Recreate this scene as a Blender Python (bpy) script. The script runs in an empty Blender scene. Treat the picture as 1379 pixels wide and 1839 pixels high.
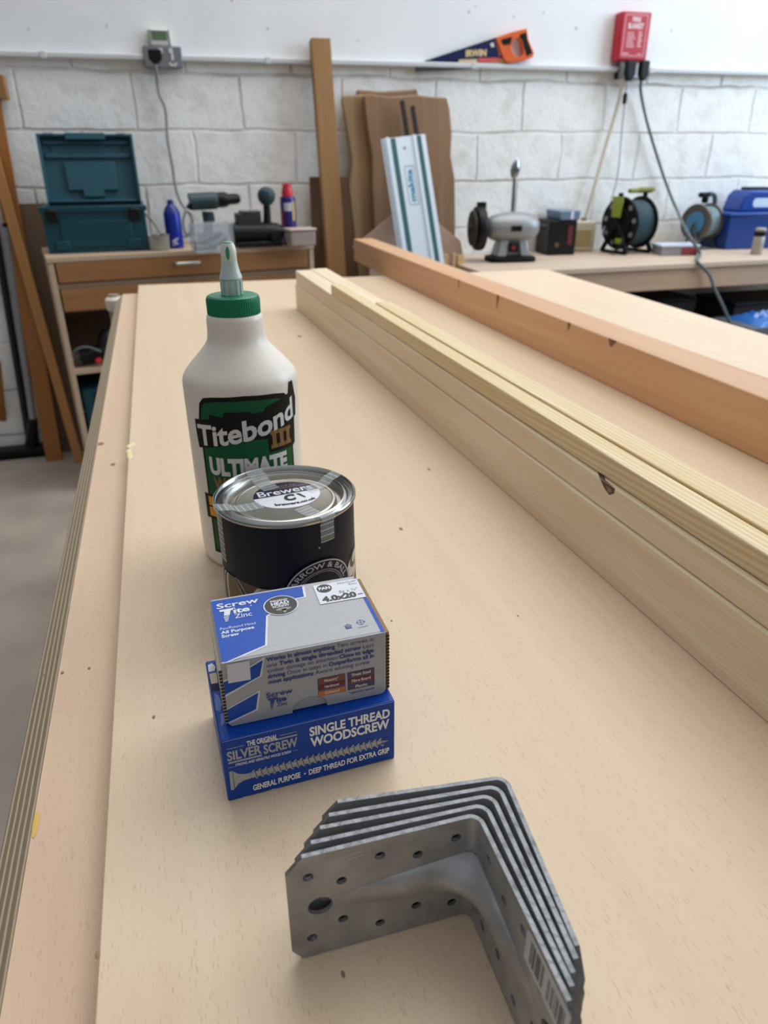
import bpy, bmesh, math, random
from mathutils import Vector, Matrix
random.seed(7)
SC = bpy.context.scene
COL = SC.collection
# ------------------------------------------------------------------ camera
F, CX, CY = 1275.0, 689.5, 919.5
EYE = Vector((0, 0, 1.28))
def _cam(x, y): return Vector(((x-CX)/F, (y-CY)/F, 1.0))
_y = _cam(262, 285).normalized()
_n = _y.cross(_cam(1262, 281)).normalized()
if _n.y > 0: _n = -_n
_x = _y.cross(_n)
ROT = Matrix((_x, _y, _n))           # camera frame -> world
cam_data = bpy.data.cameras.new('camera'); cam = bpy.data.objects.new('camera', cam_data); COL.objects.link(cam)
cam_data.sensor_fit = 'VERTICAL'; cam_data.sensor_height = 36.0; cam_data.lens = F/1839*36
right = ROT @ Vector((1,0,0)); down = ROT @ Vector((0,1,0)); fwd = ROT @ Vector((0,0,1))
cam.matrix_world = Matrix(((right.x,-down.x,-fwd.x,EYE.x),(right.y,-down.y,-fwd.y,EYE.y),(right.z,-down.z,-fwd.z,EYE.z),(0,0,0,1)))
cam_data.clip_start = 0.02; cam_data.clip_end = 60
cam_data.dof.use_dof = True; cam_data.dof.focus_distance = 0.44; cam_data.dof.aperture_fstop = cam_data.lens/2.3
SC.camera = cam
# surveyed points of the workshop: where a sight line meets a level or an upright plane
def at_z(px, py, z):
    d = ROT @ _cam(px, py); return EYE + d*((z-EYE.z)/d.z)
def at_y(px, py, Y):
    d = ROT @ _cam(px, py); return EYE + d*((Y-EYE.y)/d.y)
# ------------------------------------------------------------------ light
SC.view_settings.view_transform = 'Standard'; SC.view_settings.look = 'None'
SC.view_settings.exposure = 0.12; SC.view_settings.gamma = 1.0; SC.view_settings.use_curve_mapping = False
world = bpy.data.worlds.new('daylight'); SC.world = world; world.use_nodes = True
wn = world.node_tree; wn.nodes.clear()
wo = wn.nodes.new('ShaderNodeOutputWorld'); wb = wn.nodes.new('ShaderNodeBackground'); wb.inputs[1].default_value = 0.47
tc = wn.nodes.new('ShaderNodeTexCoord'); sx = wn.nodes.new('ShaderNodeSeparateXYZ'); wr = wn.nodes.new('ShaderNodeValToRGB')
wn.links.new(tc.outputs['Generated'], sx.inputs[0])
mr = wn.nodes.new('ShaderNodeMapRange'); mr.inputs[1].default_value = -1; mr.inputs[2].default_value = 1
wn.links.new(sx.outputs['Z'], mr.inputs[0]); wn.links.new(mr.outputs[0], wr.inputs[0])
els = wr.color_ramp.elements
els[0].position = 0.0; els[0].color = (.10,.085,.07,1); els[1].position = 1.0; els[1].color = (1.0,1.03,1.08,1)
e = els.new(.5); e.color = (.20,.19,.18,1); e = els.new(.62); e.color = (.48,.49,.51,1)
wn.links.new(wr.outputs[0], wb.inputs[0]); wn.links.new(wb.outputs[0], wo.inputs[0])
def area(name, loc, target, size, sy, power, color):
    l = bpy.data.lights.new(name, 'AREA'); l.shape = 'RECTANGLE'; l.size = size; l.size_y = sy; l.energy = power; l.color = color
    o = bpy.data.objects.new(name, l); COL.objects.link(o); o.location = loc
    o.rotation_euler = (Vector(target)-Vector(loc)).to_track_quat('-Z','Y').to_euler(); return o
area('rooflight', (1.7, 2.8, 4.3), (0.9, 2.0, 0.9), 4.6, 3.4, 150, (1.0,.99,.965))
area('doorway_daylight', (5.0, 1.4, 2.7), (1.0, 2.7, 1.1), 2.4, 2.4, 120, (.66,.83,1.0))
# ------------------------------------------------------------------ materials
def srgb(r, g, b):
    f = lambda c: (c/255/12.92) if c/255 <= .04045 else ((c/255+.055)/1.055)**2.4
    return (f(r), f(g), f(b), 1)
MATS = {}
def mat(name, rgb, rough=.5, metal=0, var=.0, vscale=30, bump=0, bscale=200, spec=.5, coat=0, trans=0, alpha=1, stretch=(1,1,1)):
    if name in MATS: return MATS[name]
    m = bpy.data.materials.new(name); m.use_nodes = True; nt = m.node_tree; p = nt.nodes['Principled BSDF']
    c = srgb(*rgb); p.inputs['Base Color'].default_value = c
    p.inputs['Roughness'].default_value = rough; p.inputs['Metallic'].default_value = metal
    p.inputs['Specular IOR Level'].default_value = spec; p.inputs['Coat Weight'].default_value = coat
    p.inputs['Transmission Weight'].default_value = trans; p.inputs['Alpha'].default_value = alpha
    t = nt.nodes.new('ShaderNodeTexCoord'); mp = nt.nodes.new('ShaderNodeMapping'); mp.inputs['Scale'].default_value = stretch
    nt.links.new(t.outputs['Object'], mp.inputs[0])
    n = nt.nodes.new('ShaderNodeTexNoise'); n.inputs['Scale'].default_value = vscale; n.inputs['Detail'].default_value = 5
    nt.links.new(mp.outputs[0], n.inputs['Vector'])
    r = nt.nodes.new('ShaderNodeValToRGB'); v = max(var, .015)
    r.color_ramp.elements[0].position = .3; r.color_ramp.elements[1].position = .7
    r.color_ramp.elements[0].color = tuple(x*(1-v) for x in c[:3])+(1,); r.color_ramp.elements[1].color = tuple(min(1, x*(1+v)) for x in c[:3])+(1,)
    nt.links.new(n.outputs['Fac'], r.inputs[0]); nt.links.new(r.outputs[0], p.inputs['Base Color'])
    if bump:
        n2 = nt.nodes.new('ShaderNodeTexNoise'); n2.inputs['Scale'].default_value = bscale; n2.inputs['Detail'].default_value = 4
        nt.links.new(mp.outputs[0], n2.inputs['Vector'])
        b = nt.nodes.new('ShaderNodeBump'); b.inputs['Strength'].default_value = bump; b.inputs['Distance'].default_value = .002
        nt.links.new(n2.outputs['Fac'], b.inputs['Height']); nt.links.new(b.outputs[0], p.inputs['Normal'])
    MATS[name] = m; return m
def wood(name, light, dark, axis='Y', scale=14, contrast=1.0, rough=.55, grain=0, grain_scale=60, fleck=None, fleck_amt=0, blotch=None):
    """procedural timber: long streaks along one axis, optional growth-ring bands and pore flecks"""
    if name in MATS: return MATS[name]
    m = bpy.data.materials.new(name); m.use_nodes = True; nt = m.node_tree; L = nt.links; p = nt.nodes['Principled BSDF']
    p.inputs['Roughness'].default_value = rough; p.inputs['Specular IOR Level'].default_value = .45
    t = nt.nodes.new('ShaderNodeTexCoord')
    def mapped(s_across, s_along):
        mp = nt.nodes.new('ShaderNodeMapping'); s = [s_across]*3; s['XYZ'.index(axis)] = s_along
        mp.inputs['Scale'].default_value = s; L.new(t.outputs['Object'], mp.inputs[0]); return mp
    n = nt.nodes.new('ShaderNodeTexNoise'); n.inputs['Scale'].default_value = 1; n.inputs['Detail'].default_value = 7; n.inputs['Roughness'].default_value = .6
    L.new(mapped(scale*4, scale*.18).outputs[0], n.inputs['Vector'])
    r = nt.nodes.new('ShaderNodeValToRGB'); cl, cd = srgb(*light), srgb(*dark)
    r.color_ramp.elements[0].position = .5-.22/contrast; r.color_ramp.elements[1].position = .5+.22/contrast
    r.color_ramp.elements[0].color = cd; r.color_ramp.elements[1].color = cl
    L.new(n.outputs['Fac'], r.inputs[0]); out = r.outputs[0]
    def mix(fac, a, col, kind='MIX'):
        mx = nt.nodes.new('ShaderNodeMix'); mx.data_type = 'RGBA'; mx.blend_type = kind
        L.new(fac, mx.inputs[0]); L.new(a, mx.inputs[6]); mx.inputs[7].default_value = col; return mx.outputs[2]
    if grain:
        w = nt.nodes.new('ShaderNodeTexWave'); w.wave_type = 'BANDS'; w.bands_direction = 'DIAGONAL'
        w.inputs['Scale'].default_value = 1; w.inputs['Distortion'].default_value = 5; w.inputs['Detail'].default_value = 2; w.inputs['Detail Scale'].default_value = .6
        L.new(mapped(grain_scale, grain_scale*.035).outputs[0], w.inputs['Vector'])
        mm = nt.nodes.new('ShaderNodeMath'); mm.operation = 'MULTIPLY'; mm.inputs[1].default_value = grain; L.new(w.outputs['Fac'], mm.inputs[0])
        out = mix(mm.outputs[0], out, cd)
    if blotch:
        nb = nt.nodes.new('ShaderNodeTexNoise'); nb.inputs['Scale'].default_value = 1; nb.inputs['Detail'].default_value = 3
        L.new(mapped(7, 2.2).outputs[0], nb.inputs['Vector'])
        rb = nt.nodes.new('ShaderNodeValToRGB'); rb.color_ramp.elements[0].position = .42; rb.color_ramp.elements[1].position = .75
        rb.color_ramp.elements[0].color = (0,0,0,1); rb.color_ramp.elements[1].color = (.6,.6,.6,1)
        L.new(nb.outputs['Fac'], rb.inputs[0]); out = mix(rb.outputs[0], out, srgb(*blotch))
    if fleck:
        v = nt.nodes.new('ShaderNodeTexVoronoi'); v.inputs['Scale'].default_value = 1; v.inputs['Randomness'].default_value = 1
        L.new(mapped(950, 120).outputs[0], v.inputs['Vector'])
        rf = nt.nodes.new('ShaderNodeValToRGB'); rf.color_ramp.elements[0].position = .16; rf.color_ramp.elements[1].position = .3
        rf.color_ramp.elements[0].color = (1,1,1,1); rf.color_ramp.elements[1].color = (0,0,0,1)
        L.new(v.outputs['Distance'], rf.inputs[0])
        nf = nt.nodes.new('ShaderNodeTexNoise'); nf.inputs['Scale'].default_value = 1; L.new(mapped(200, 60).outputs[0], nf.inputs['Vector'])
        r3 = nt.nodes.new('ShaderNodeValToRGB'); r3.color_ramp.elements[0].position = .40; r3.color_ramp.elements[1].position = .60
        r3.color_ramp.elements[1].color = (fleck_amt,)*3+(1,); r3.color_ramp.elements[0].color = (0,0,0,1); L.new(nf.outputs['Fac'], r3.inputs[0])
        mu = nt.nodes.new('ShaderNodeMath'); mu.operation = 'MULTIPLY'; L.new(rf.outputs[0], mu.inputs[0]); L.new(r3.outputs[0], mu.inputs[1])
        out = mix(mu.outputs[0], out, srgb(*fleck))
    L.new(out, p.inputs['Base Color']); MATS[name] = m; return m
# ------------------------------------------------------------------ mesh builder
class MB:
    def __init__(self): self.v = []; self.f = []; self.m = []
    def add(self, vs, fs, mi=0, M=None):
        o = len(self.v)
        for p in vs: self.v.append(tuple(M @ Vector(p)) if M else tuple(p))
        for f in fs: self.f.append([i+o for i in f]); self.m.append(mi)
        return self
    def box(self, lo, hi, mi=0, M=None):
        x0,y0,z0 = lo; x1,y1,z1 = hi
        return self.add([(x0,y0,z0),(x1,y0,z0),(x1,y1,z0),(x0,y1,z0),(x0,y0,z1),(x1,y0,z1),(x1,y1,z1),(x0,y1,z1)],
            [(0,3,2,1),(4,5,6,7),(0,1,5,4),(1,2,6,5),(2,3,7,6),(3,0,4,7)], mi, M)
    def prism(self, poly, z0, z1, mi=0, M=None):
        n = len(poly)
        if sum(poly[i][0]*poly[(i+1)%n][1]-poly[(i+1)%n][0]*poly[i][1] for i in range(n)) < 0: poly = poly[::-1]
        vs = [(x,y,z0) for x,y in poly]+[(x,y,z1) for x,y in poly]
        return self.add(vs, [tuple(range(n-1,-1,-1)), tuple(range(n,2*n))]+[(i,(i+1)%n,n+(i+1)%n,n+i) for i in range(n)], mi, M)
    def lathe(self, prof, seg=32, mi=0, M=None, cap=True):
        vs = []; fs = []; k = len(prof)
        for i in range(seg):
            a = 2*math.pi*i/seg
            for r, z in prof: vs.append((r*math.cos(a), r*math.sin(a), z))
        for i in range(seg):
            j = (i+1)%seg
            for q in range(k-1): fs.append((i*k+q, j*k+q, j*k+q+1, i*k+q+1))
        if cap:
            if prof[0][0] > 1e-6: fs.append(tuple(i*k for i in range(seg-1,-1,-1)))
            if prof[-1][0] > 1e-6: fs.append(tuple(i*k+k-1 for i in range(seg)))
        return self.add(vs, fs, mi, M)
    def tube(self, pts, r, seg=8, mi=0, M=None, closed=False):
        pts = [Vector(p) for p in pts]; n = len(pts); vs = []; fs = []
        rs = r if isinstance(r, (list,tuple)) else [r]*n; up = None
        for i,p in enumerate(pts):
            a = pts[(i-1)%n] if (closed or i>0) else p; b = pts[(i+1)%n] if (closed or i<n-1) else p
            t = (b-a).normalized()
            if up is None: up = Vector((0,0,1)) if abs(t.z) < .9 else Vector((1,0,0))
            s = t.cross(up).normalized(); up = s.cross(t).normalized()
            for k in range(seg):
                an = 2*math.pi*k/seg; vs.append(p+s*(math.cos(an)*rs[i])+up*(math.sin(an)*rs[i]))
        for i in range(n if closed else n-1):
            j = (i+1)%n
            for k in range(seg): fs.append((i*seg+k, i*seg+(k+1)%seg, j*seg+(k+1)%seg, j*seg+k))
        if not closed: fs.append(tuple(range(seg-1,-1,-1))); fs.append(tuple((n-1)*seg+k for k in range(seg)))
        return self.add(vs, fs, mi, M)
    def build(self, name, mats, parent=None, bevel=0, bseg=2, sharp=35, loc=None, rz=0):
        me = bpy.data.meshes.new(name); me.from_pydata(self.v, [], self.f)
        if not isinstance(mats, (list,tuple)): mats = [mats]
        for m in mats: me.materials.append(m)
        for p, mi in zip(me.polygons, self.m): p.material_index = mi
        bm = bmesh.new(); bm.from_mesh(me); bmesh.ops.remove_doubles(bm, verts=bm.verts, dist=1e-6)
        bmesh.ops.recalc_face_normals(bm, faces=bm.faces); bm.to_mesh(me); bm.free()
        for p in me.polygons: p.use_smooth = True
        me.set_sharp_from_angle(angle=math.radians(sharp))
        o = bpy.data.objects.new(name, me); COL.objects.link(o)
        if parent: o.parent = parent
        if loc is not None: o.location = loc
        o.rotation_euler[2] = rz
        if bevel:
            b = o.modifiers.new('bevel','BEVEL'); b.width = bevel; b.segments = bseg; b.limit_method = 'ANGLE'; b.angle_limit = math.radians(40)
        return o
def smooth_path(pts, sub=6):
    pts = [Vector(p) for p in pts]; out = []
    for i in range(len(pts)-1):
        p0 = pts[max(i-1,0)]; p1 = pts[i]; p2 = pts[i+1]; p3 = pts[min(i+2,len(pts)-1)]
        for k in range(sub):
            t = k/sub
            out.append(.5*((2*p1)+(p2-p0)*t+(2*p0-5*p1+4*p2-p3)*t*t+(3*p1-p0-3*p2+p3)*t**3))
    out.append(pts[-1]); return out
def tag(o, label, cat, group=None, kind=None):
    o['label'] = label; o['category'] = cat
    if group: o['group'] = group
    if kind: o['kind'] = kind
    return o
def thing(name, label, cat, loc=(0,0,0), rz=0, group=None):
    o = bpy.data.objects.new(name, None); COL.objects.link(o); o.location = loc; o.rotation_euler[2] = rz; o.empty_display_size = .02
    return tag(o, label, cat, group)
def struct(o): o['kind'] = 'structure'; return o
def RX(a): return Matrix.Rotation(math.radians(a), 4, 'X')
def RY(a): return Matrix.Rotation(math.radians(a), 4, 'Y')
def RZ(a): return Matrix.Rotation(math.radians(a), 4, 'Z')
def TR(x,y,z): return Matrix.Translation((x,y,z))
# ---- print: letters and flat shapes in (u, v) millimetres, laid on a face or wrapped round a cylinder
CAPH = None
def glyphs(s, bold=0.0, shear=0.0, space=1.0):
    cu = bpy.data.curves.new('t','FONT'); cu.body = s; cu.size = 1; cu.offset = bold; cu.shear = shear; cu.resolution_u = 3; cu.space_character = space
    o = bpy.data.objects.new('t', cu); me = o.to_mesh()
    vs = [(v.co.x, v.co.y) for v in me.vertices]; fs = [tuple(p.vertices) for p in me.polygons]
    o.to_mesh_clear(); bpy.data.objects.remove(o); bpy.data.curves.remove(cu); return vs, fs
class Print(MB):
    """a sheet of ink: fn(u, v, lift) gives the point on the carrier"""
    def __init__(self, fn, step=0): super().__init__(); self.fn = fn; self.step = step; self.level = 1
    def lay(self, vs, fs, mi, lift):
        if self.step:
            bm = bmesh.new(); bv = [bm.verts.new((x,y,0)) for x,y in vs]
            for f in fs:
                try: bm.faces.new([bv[i] for i in f])
                except ValueError: pass
            bmesh.ops.triangulate(bm, faces=bm.faces)
            for _ in range(6):
                es = [e for e in bm.edges if abs(e.verts[0].co.x-e.verts[1].co.x) > self.step]
                if not es: break
                bmesh.ops.subdivide_edges(bm, edges=es, cuts=1); bmesh.ops.triangulate(bm, faces=bm.faces)
            bm.verts.index_update()
            vs = [(v.co.x, v.co.y) for v in bm.verts]; fs = [tuple(v.index for v in f.verts) for f in bm.faces]; bm.free()
        self.add([self.fn(x, y, lift) for x,y in vs], fs, mi)
    def poly(self, pts, mi, lv=1): self.lay(pts, [tuple(range(len(pts)))], mi, lv)
    def rect(self, u0, v0, u1, v1, mi, lv=1): self.poly([(u0,v0),(u1,v0),(u1,v1),(u0,v1)], mi, lv)
    def ellipse(self, cx, cy, rx, ry, mi, lv=1, n=40, rot=0, a0=0, a1=360):
        c, s = math.cos(math.radians(rot)), math.sin(math.radians(rot)); pts = []
        for i in range(n if a1-a0 >= 360 else n+1):
            a = math.radians(a0+(a1-a0)*i/n); x, y = rx*math.cos(a), ry*math.sin(a); pts.append((cx+x*c-y*s, cy+x*s+y*c))
        self.poly(pts, mi, lv)
    def ring(self, cx, cy, r0, r1, mi, lv=1, a0=0, a1=360, n=60):
        vs = []; fs = []
        for i in range(n+1):
            a = math.radians(a0+(a1-a0)*i/n)
            vs += [(cx+r0*math.cos(a), cy+r0*math.sin(a)), (cx+r1*math.cos(a), cy+r1*math.sin(a))]
        for i in range(n): fs.append((2*i, 2*i+1, 2*i+3, 2*i+2))
        self.lay(vs, fs, mi, lv)
    def text(self, s, u0, u1, v0, h, mi, bold=0.0, shear=0.0, lv=2, slope=0.0, bend=None, space=1.0, vbase='cap'):
        """one line fitted between u0 and u1, capitals h high, baseline at v0 rising by slope"""
        vs, fs = glyphs(s, bold, shear, space)
        if not vs: return
        x0 = min(v[0] for v in vs); x1 = max(v[0] for v in vs); k = h/CAPH
        out = []
        for x, y in vs:
            u = u0+(x-x0)/(x1-x0)*(u1-u0); v = v0+y*k+(u-u0)*slope
            if bend: u, v = bend(u, v)
            out.append((u, v))
        self.lay(out, fs, mi, lv)
    def run(self, pieces, u0, u1, v0, h, mi, slope=0.0, lv=2):
        """a line of words, each (text, boldness), sharing one width"""
        ws = []
        for s, b in pieces:
            vs, _ = glyphs(s, b); ws.append(max(v[0] for v in vs)-min(v[0] for v in vs))
        gap = .3; tot = sum(ws)+gap*(len(ws)-1); k = (u1-u0)/tot; u = u0
        for (s, b), w in zip(pieces, ws):
            self.text(s, u, u+w*k, v0+(u-u0)*slope, h, mi, b, lv=lv, slope=slope); u += (w+gap)*k
    def arc_text(self, s, cx, cy, r, h, mi, a_mid, span, bold=0.0, lv=2):
        vs, fs = glyphs(s, bold); x0 = min(v[0] for v in vs); x1 = max(v[0] for v in vs); k = h/CAPH; out = []
        for x, y in vs:
            a = math.radians(a_mid+span/2-(x-x0)/(x1-x0)*span); rr = r+y*k
            out.append((cx+rr*math.cos(a), cy+rr*math.sin(a)))
        self.lay(out, fs, mi, lv)
_v, _ = glyphs('H'); CAPH = max(v[1] for v in _v)
LIFT = .00012
def on_front(y0=0): return lambda u, v, l: (u/1000, y0-l*LIFT, v/1000)
def on_top(z0): return lambda u, v, l: (u/1000, v/1000, z0+l*LIFT)
def on_cyl(R): return lambda u, v, l: ((R+l*LIFT)*math.sin(u/1000/R), -(R+l*LIFT)*math.cos(u/1000/R), v/1000)

# ================================================================== SETTING
WY = 3.6
# painted blockwork wall with a flush-boarded, smoother upper half
def wall_material():
    m = bpy.data.materials.new('painted_blockwork'); m.use_nodes = True; nt = m.node_tree; L = nt.links; p = nt.nodes['Principled BSDF']
    p.inputs['Roughness'].default_value = .6
    t = nt.nodes.new('ShaderNodeTexCoord'); s = nt.nodes.new('ShaderNodeSeparateXYZ'); L.new(t.outputs['Object'], s.inputs[0])
    nz = nt.nodes.new('ShaderNodeTexNoise'); nz.inputs['Scale'].default_value = 3.5; nz.inputs['Detail'].default_value = 6; L.new(t.outputs['Object'], nz.inputs['Vector'])
    def mth(op, a, b):
        n = nt.nodes.new('ShaderNodeMath'); n.operation = op
        for i, q in enumerate((a, b)):
            if isinstance(q, (int, float)): n.inputs[i].default_value = q
            else: L.new(q, n.inputs[i])
        return n.outputs[0]
    wob = mth('MULTIPLY', mth('SUBTRACT', nz.outputs['Fac'], .5), .045)
    c = nt.nodes.new('ShaderNodeCombineXYZ')
    L.new(mth('ADD', mth('ADD', s.outputs['X'], WALL_SX), wob), c.inputs[0]); L.new(mth('ADD', mth('SUBTRACT', s.outputs['Z'], WALL_SZ), wob), c.inputs[1])
    b = nt.nodes.new('ShaderNodeTexBrick'); b.inputs['Scale'].default_value = 1; b.inputs['Brick Width'].default_value = .45; b.inputs['Row Height'].default_value = .215
    b.inputs['Mortar Size'].default_value = .008; b.inputs['Mortar Smooth'].default_value = .6; b.offset = .5
    b.inputs['Color1'].default_value = (1,1,1,1); b.inputs['Color2'].default_value = (.0,.0,.0,1)
    L.new(c.outputs[0], b.inputs['Vector'])
    n1 = nt.nodes.new('ShaderNodeTexNoise'); n1.inputs['Scale'].default_value = 9; n1.inputs['Detail'].default_value = 8; n1.inputs['Roughness'].default_value = .65; L.new(t.outputs['Object'], n1.inputs['Vector'])
    n2 = nt.nodes.new('ShaderNodeTexNoise'); n2.inputs['Scale'].default_value = 60; n2.inputs['Detail'].default_value = 5; L.new(t.outputs['Object'], n2.inputs['Vector'])
    r = nt.nodes.new('ShaderNodeValToRGB'); r.color_ramp.elements[0].position = .30; r.color_ramp.elements[1].position = .50
    r.color_ramp.elements[0].color = srgb(226,224,217); r.color_ramp.elements[1].color = srgb(246,246,244); L.new(n1.outputs['Fac'], r.inputs[0])
    n4 = nt.nodes.new('ShaderNodeTexNoise'); n4.inputs['Scale'].default_value = 3.3; n4.inputs['Detail'].default_value = 3; L.new(t.outputs['Object'], n4.inputs['Vector'])
    pr_ = nt.nodes.new('ShaderNodeMapRange'); pr_.inputs[1].default_value = .42; pr_.inputs[2].default_value = .68; pr_.inputs[3].default_value = .08; pr_.inputs[4].default_value = .75; L.new(n4.outputs['Fac'], pr_.inputs[0]); patch = pr_.outputs[0]
    mx = nt.nodes.new('ShaderNodeMix'); mx.data_type = 'RGBA'; L.new(mth('MULTIPLY', b.outputs['Fac'], patch), mx.inputs[0])
    L.new(r.outputs[0], mx.inputs[6]); mx.inputs[7].default_value = srgb(178,170,158)
    L.new(mx.outputs[2], p.inputs['Base Color'])
    hgt = mth('ADD', mth('MULTIPLY', b.outputs['Fac'], mth('MULTIPLY', mth('ADD', patch, .35), -.95)), mth('ADD', mth('MULTIPLY', n2.outputs['Fac'], mth('MULTIPLY', n4.outputs['Fac'], .3)), mth('MULTIPLY', n1.outputs['Fac'], .7)))
    bp = nt.nodes.new('ShaderNodeBump'); bp.inputs['Strength'].default_value = .7; bp.inputs['Distance'].default_value = .016; L.new(hgt, bp.inputs['Height']); L.new(bp.outputs[0], p.inputs['Normal'])
    return m
WALL_SZ = at_y(690, 328, WY).z; WALL_SX = -at_y(152, 270, WY).x + 4.5 - .225
TRUNK_Z = at_y(690, 113, WY).z
m_block = wall_material()
m_upper = mat('painted_board', (238,240,242), .5, var=.035, vscale=5, bump=.25, bscale=25)
w = MB(); w.box((-2.6,0,0),(5.6,.2,TRUNK_Z), 0)
struct(w.build('wall_back', [m_block], loc=(0,WY,0)))
w = MB(); w.box((-2.6,-.012,TRUNK_Z),(5.6,.2,3.1), 0)
for k in range(26):   # screw heads and chips in the paint
    x, z = random.uniform(-.6,3.0), random.uniform(TRUNK_Z+.05, 2.1); r = random.uniform(.003,.006)
    w.lathe([(r,0),(r*.6,.0012),(0,.0015)], 8, 1, TR(x,-.012,z)@RX(90))
struct(w.build('wall_upper', [m_upper, mat('paint_chip',(176,174,170),.6)], loc=(0,WY,0)))
# cable trunking: a shallow box section with a sloped underside and a joint cover
tz0 = at_y(0, 97, WY).z; tz1 = at_y(1379, 132, WY).z; tx0 = at_y(0,97,WY).x; tx1 = at_y(1379,132,WY).x
w = MB(); a = math.atan2(tz1-tz0, tx1-tx0); M = TR(tx0,WY-.0125,tz0)@Matrix.Rotation(-a,4,'Y')
w.add([(x,y,z) for x in (-2,6) for y,z in ((0,-.014),(-.020,-.014),(-.026,-.010),(-.026,.006),(-.020,.009),(0,.009))],
      [(0,1,2,3,4,5),(11,10,9,8,7,6)]+[(i,(i+1)%6,6+(i+1)%6,6+i) for i in range(6)], 0, M)
for x in (.16, 1.05, 2.0, 2.95): w.box((x-.012,-.028,-.015),(x+.012,0,.010),0,M)
struct(w.build('trim_1', mat('trunking_white',(208,210,212),.4), bevel=.002))
# concrete floor
def floor_material():
    m = mat('concrete_floor', (160,149,136), .75, var=.18, vscale=3.2, bump=.3, bscale=40); return m
w = MB(); w.box((-4,-1.5,-.1),(6,4,0),0); struct(w.build('floor', floor_material()))

# ================================================================== BENCH AND SHEETS
TZ = .95
m_beech = wood('beech_veneer', (225,203,174), (215,190,159), 'Y', 9, .8, .40, fleck=(176,144,114), fleck_amt=.5, blotch=(224,199,169))
m_beech2 = wood('beech_veneer_edge_sheet', (222,196,169), (210,182,153), 'Y', 9, .9, .5, fleck=(172,136,106), fleck_amt=.5, blotch=(223,184,156))
def ply_edge():
    m = bpy.data.materials.new('ply_layers'); m.use_nodes = True; nt = m.node_tree; L = nt.links; p = nt.nodes['Principled BSDF']; p.inputs['Roughness'].default_value = .75
    t = nt.nodes.new('ShaderNodeTexCoord'); s = nt.nodes.new('ShaderNodeSeparateXYZ'); L.new(t.outputs['Object'], s.inputs[0])
    n = nt.nodes.new('ShaderNodeTexNoise'); n.inputs['Scale'].default_value = 40; L.new(t.outputs['Object'], n.inputs['Vector'])
    k = nt.nodes.new('ShaderNodeMath'); k.operation = 'MULTIPLY_ADD'; k.inputs[1].default_value = .0008; L.new(n.outputs['Fac'], k.inputs[0]); L.new(s.outputs['Z'], k.inputs[2])
    q = nt.nodes.new('ShaderNodeMath'); q.operation = 'MULTIPLY'; q.inputs[1].default_value = 1/.0042; L.new(k.outputs[0], q.inputs[0])
    fr = nt.nodes.new('ShaderNodeMath'); fr.operation = 'FRACT'; L.new(q.outputs[0], fr.inputs[0])
    r = nt.nodes.new('ShaderNodeValToRGB'); E = r.color_ramp.elements
    E[0].position = 0; E[0].color = srgb(146,128,106); E[1].position = .55; E[1].color = srgb(150,130,106)
    for pos, c in ((.62,(206,188,160)),(.9,(210,192,164)),(.97,(140,122,100))):
        e = E.new(pos); e.color = srgb(*c)
    L.new(fr.outputs[0], r.inputs[0]); L.new(r.outputs[0], p.inputs['Base Color']); return m
m_ply = ply_edge()
# upper sheet, a little out of square with the lower one
xa = -.0695
c1 = at_z(248,512,TZ); c2 = at_z(850,489,TZ); rb = at_z(1379,602,TZ); rf = at_z(1080,513,TZ)
dirr = (rf-rb); far_r = Vector((c2.x + (1.214-c2.x), c2.y-.02, TZ)); 
kx = lambda Y: rb.x + dirr.x/dirr.y*(Y-rb.y)
up = [(xa,-.17),(kx(-.25),-.25),(kx(c2.y-.01),c2.y-.01),(c2.x,c2.y),(xa,c1.y)]
w = MB(); w.prism([(x, y) for x,y in up], -.018, 0, 0)
o = w.build('beech_sheet', [m_beech], bevel=.0008, loc=(0,0,TZ))
tag(o, 'large pale beech-faced sheet on the bench, carrying the boxes, tin and bottle', 'board')
# lower sheet: bevelled plywood edge showing its layers
B0 = at_z(0,1816,.932); B1 = at_z(223,528,.932); xo = at_z(112,1000,.932-.020).x
xb = -.1145
w = MB(); Y0, Y1 = -.17, B1.y
sec = [(xb,0),(xo,-.020),(xo+.001,-.026),(1.1,-.026),(1.1,0)]
n = len(sec); w.add([(x,Y0,z) for x,z in sec]+[(x,Y1,z) for x,z in sec], [tuple(range(n)), tuple(range(2*n-1,n-1,-1))], 1)
for i in range(n):
    j = (i+1)%n; base = len(w.v)
    w.add([(sec[i][0],Y0,sec[i][1]),(sec[j][0],Y0,sec[j][1]),(sec[j][0],Y1,sec[j][1]),(sec[i][0],Y1,sec[i][1])], [(0,1,2,3)], 0 if i == n-1 else 1)
t = thing('plywood_sheet', 'lower beech-faced plywood sheet with its layered edge showing along the left side', 'board', (0,0,.9318))
w.build('panel', [m_beech2, m_ply], t)
m_dent = mat('dent_mark',(150,112,84),.7)     # dents, sawdust and pin knots, each a mark of its own
def mark(name, px, py, z, r, m, par, sx=1, sy=1.5):
    p = at_z(px,py,z); d = MB(); d.lathe([(r,0),(r*.7,.0002),(0,.0002)], 9, 0, TR(p.x-par.location.x,p.y-par.location.y,.0001+z-par.location.z)@Matrix.Diagonal((sx,sy,1,1)))
    return d.build(name, m, par)
for px, py, r in ((181,797,.004),(203,834,.003),(112,1208,.0012),(78,1213,.0012),(160,1200,.001)): mark('dent', px, py, .932, r, m_dent, t)
mark('sawdust', 64, 1480, .932, .0035, mat('sawdust_yellow',(222,186,96),.8), t, .5, 3)
m_pin = mat('pin_knot',(150,116,92),.7)
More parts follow.
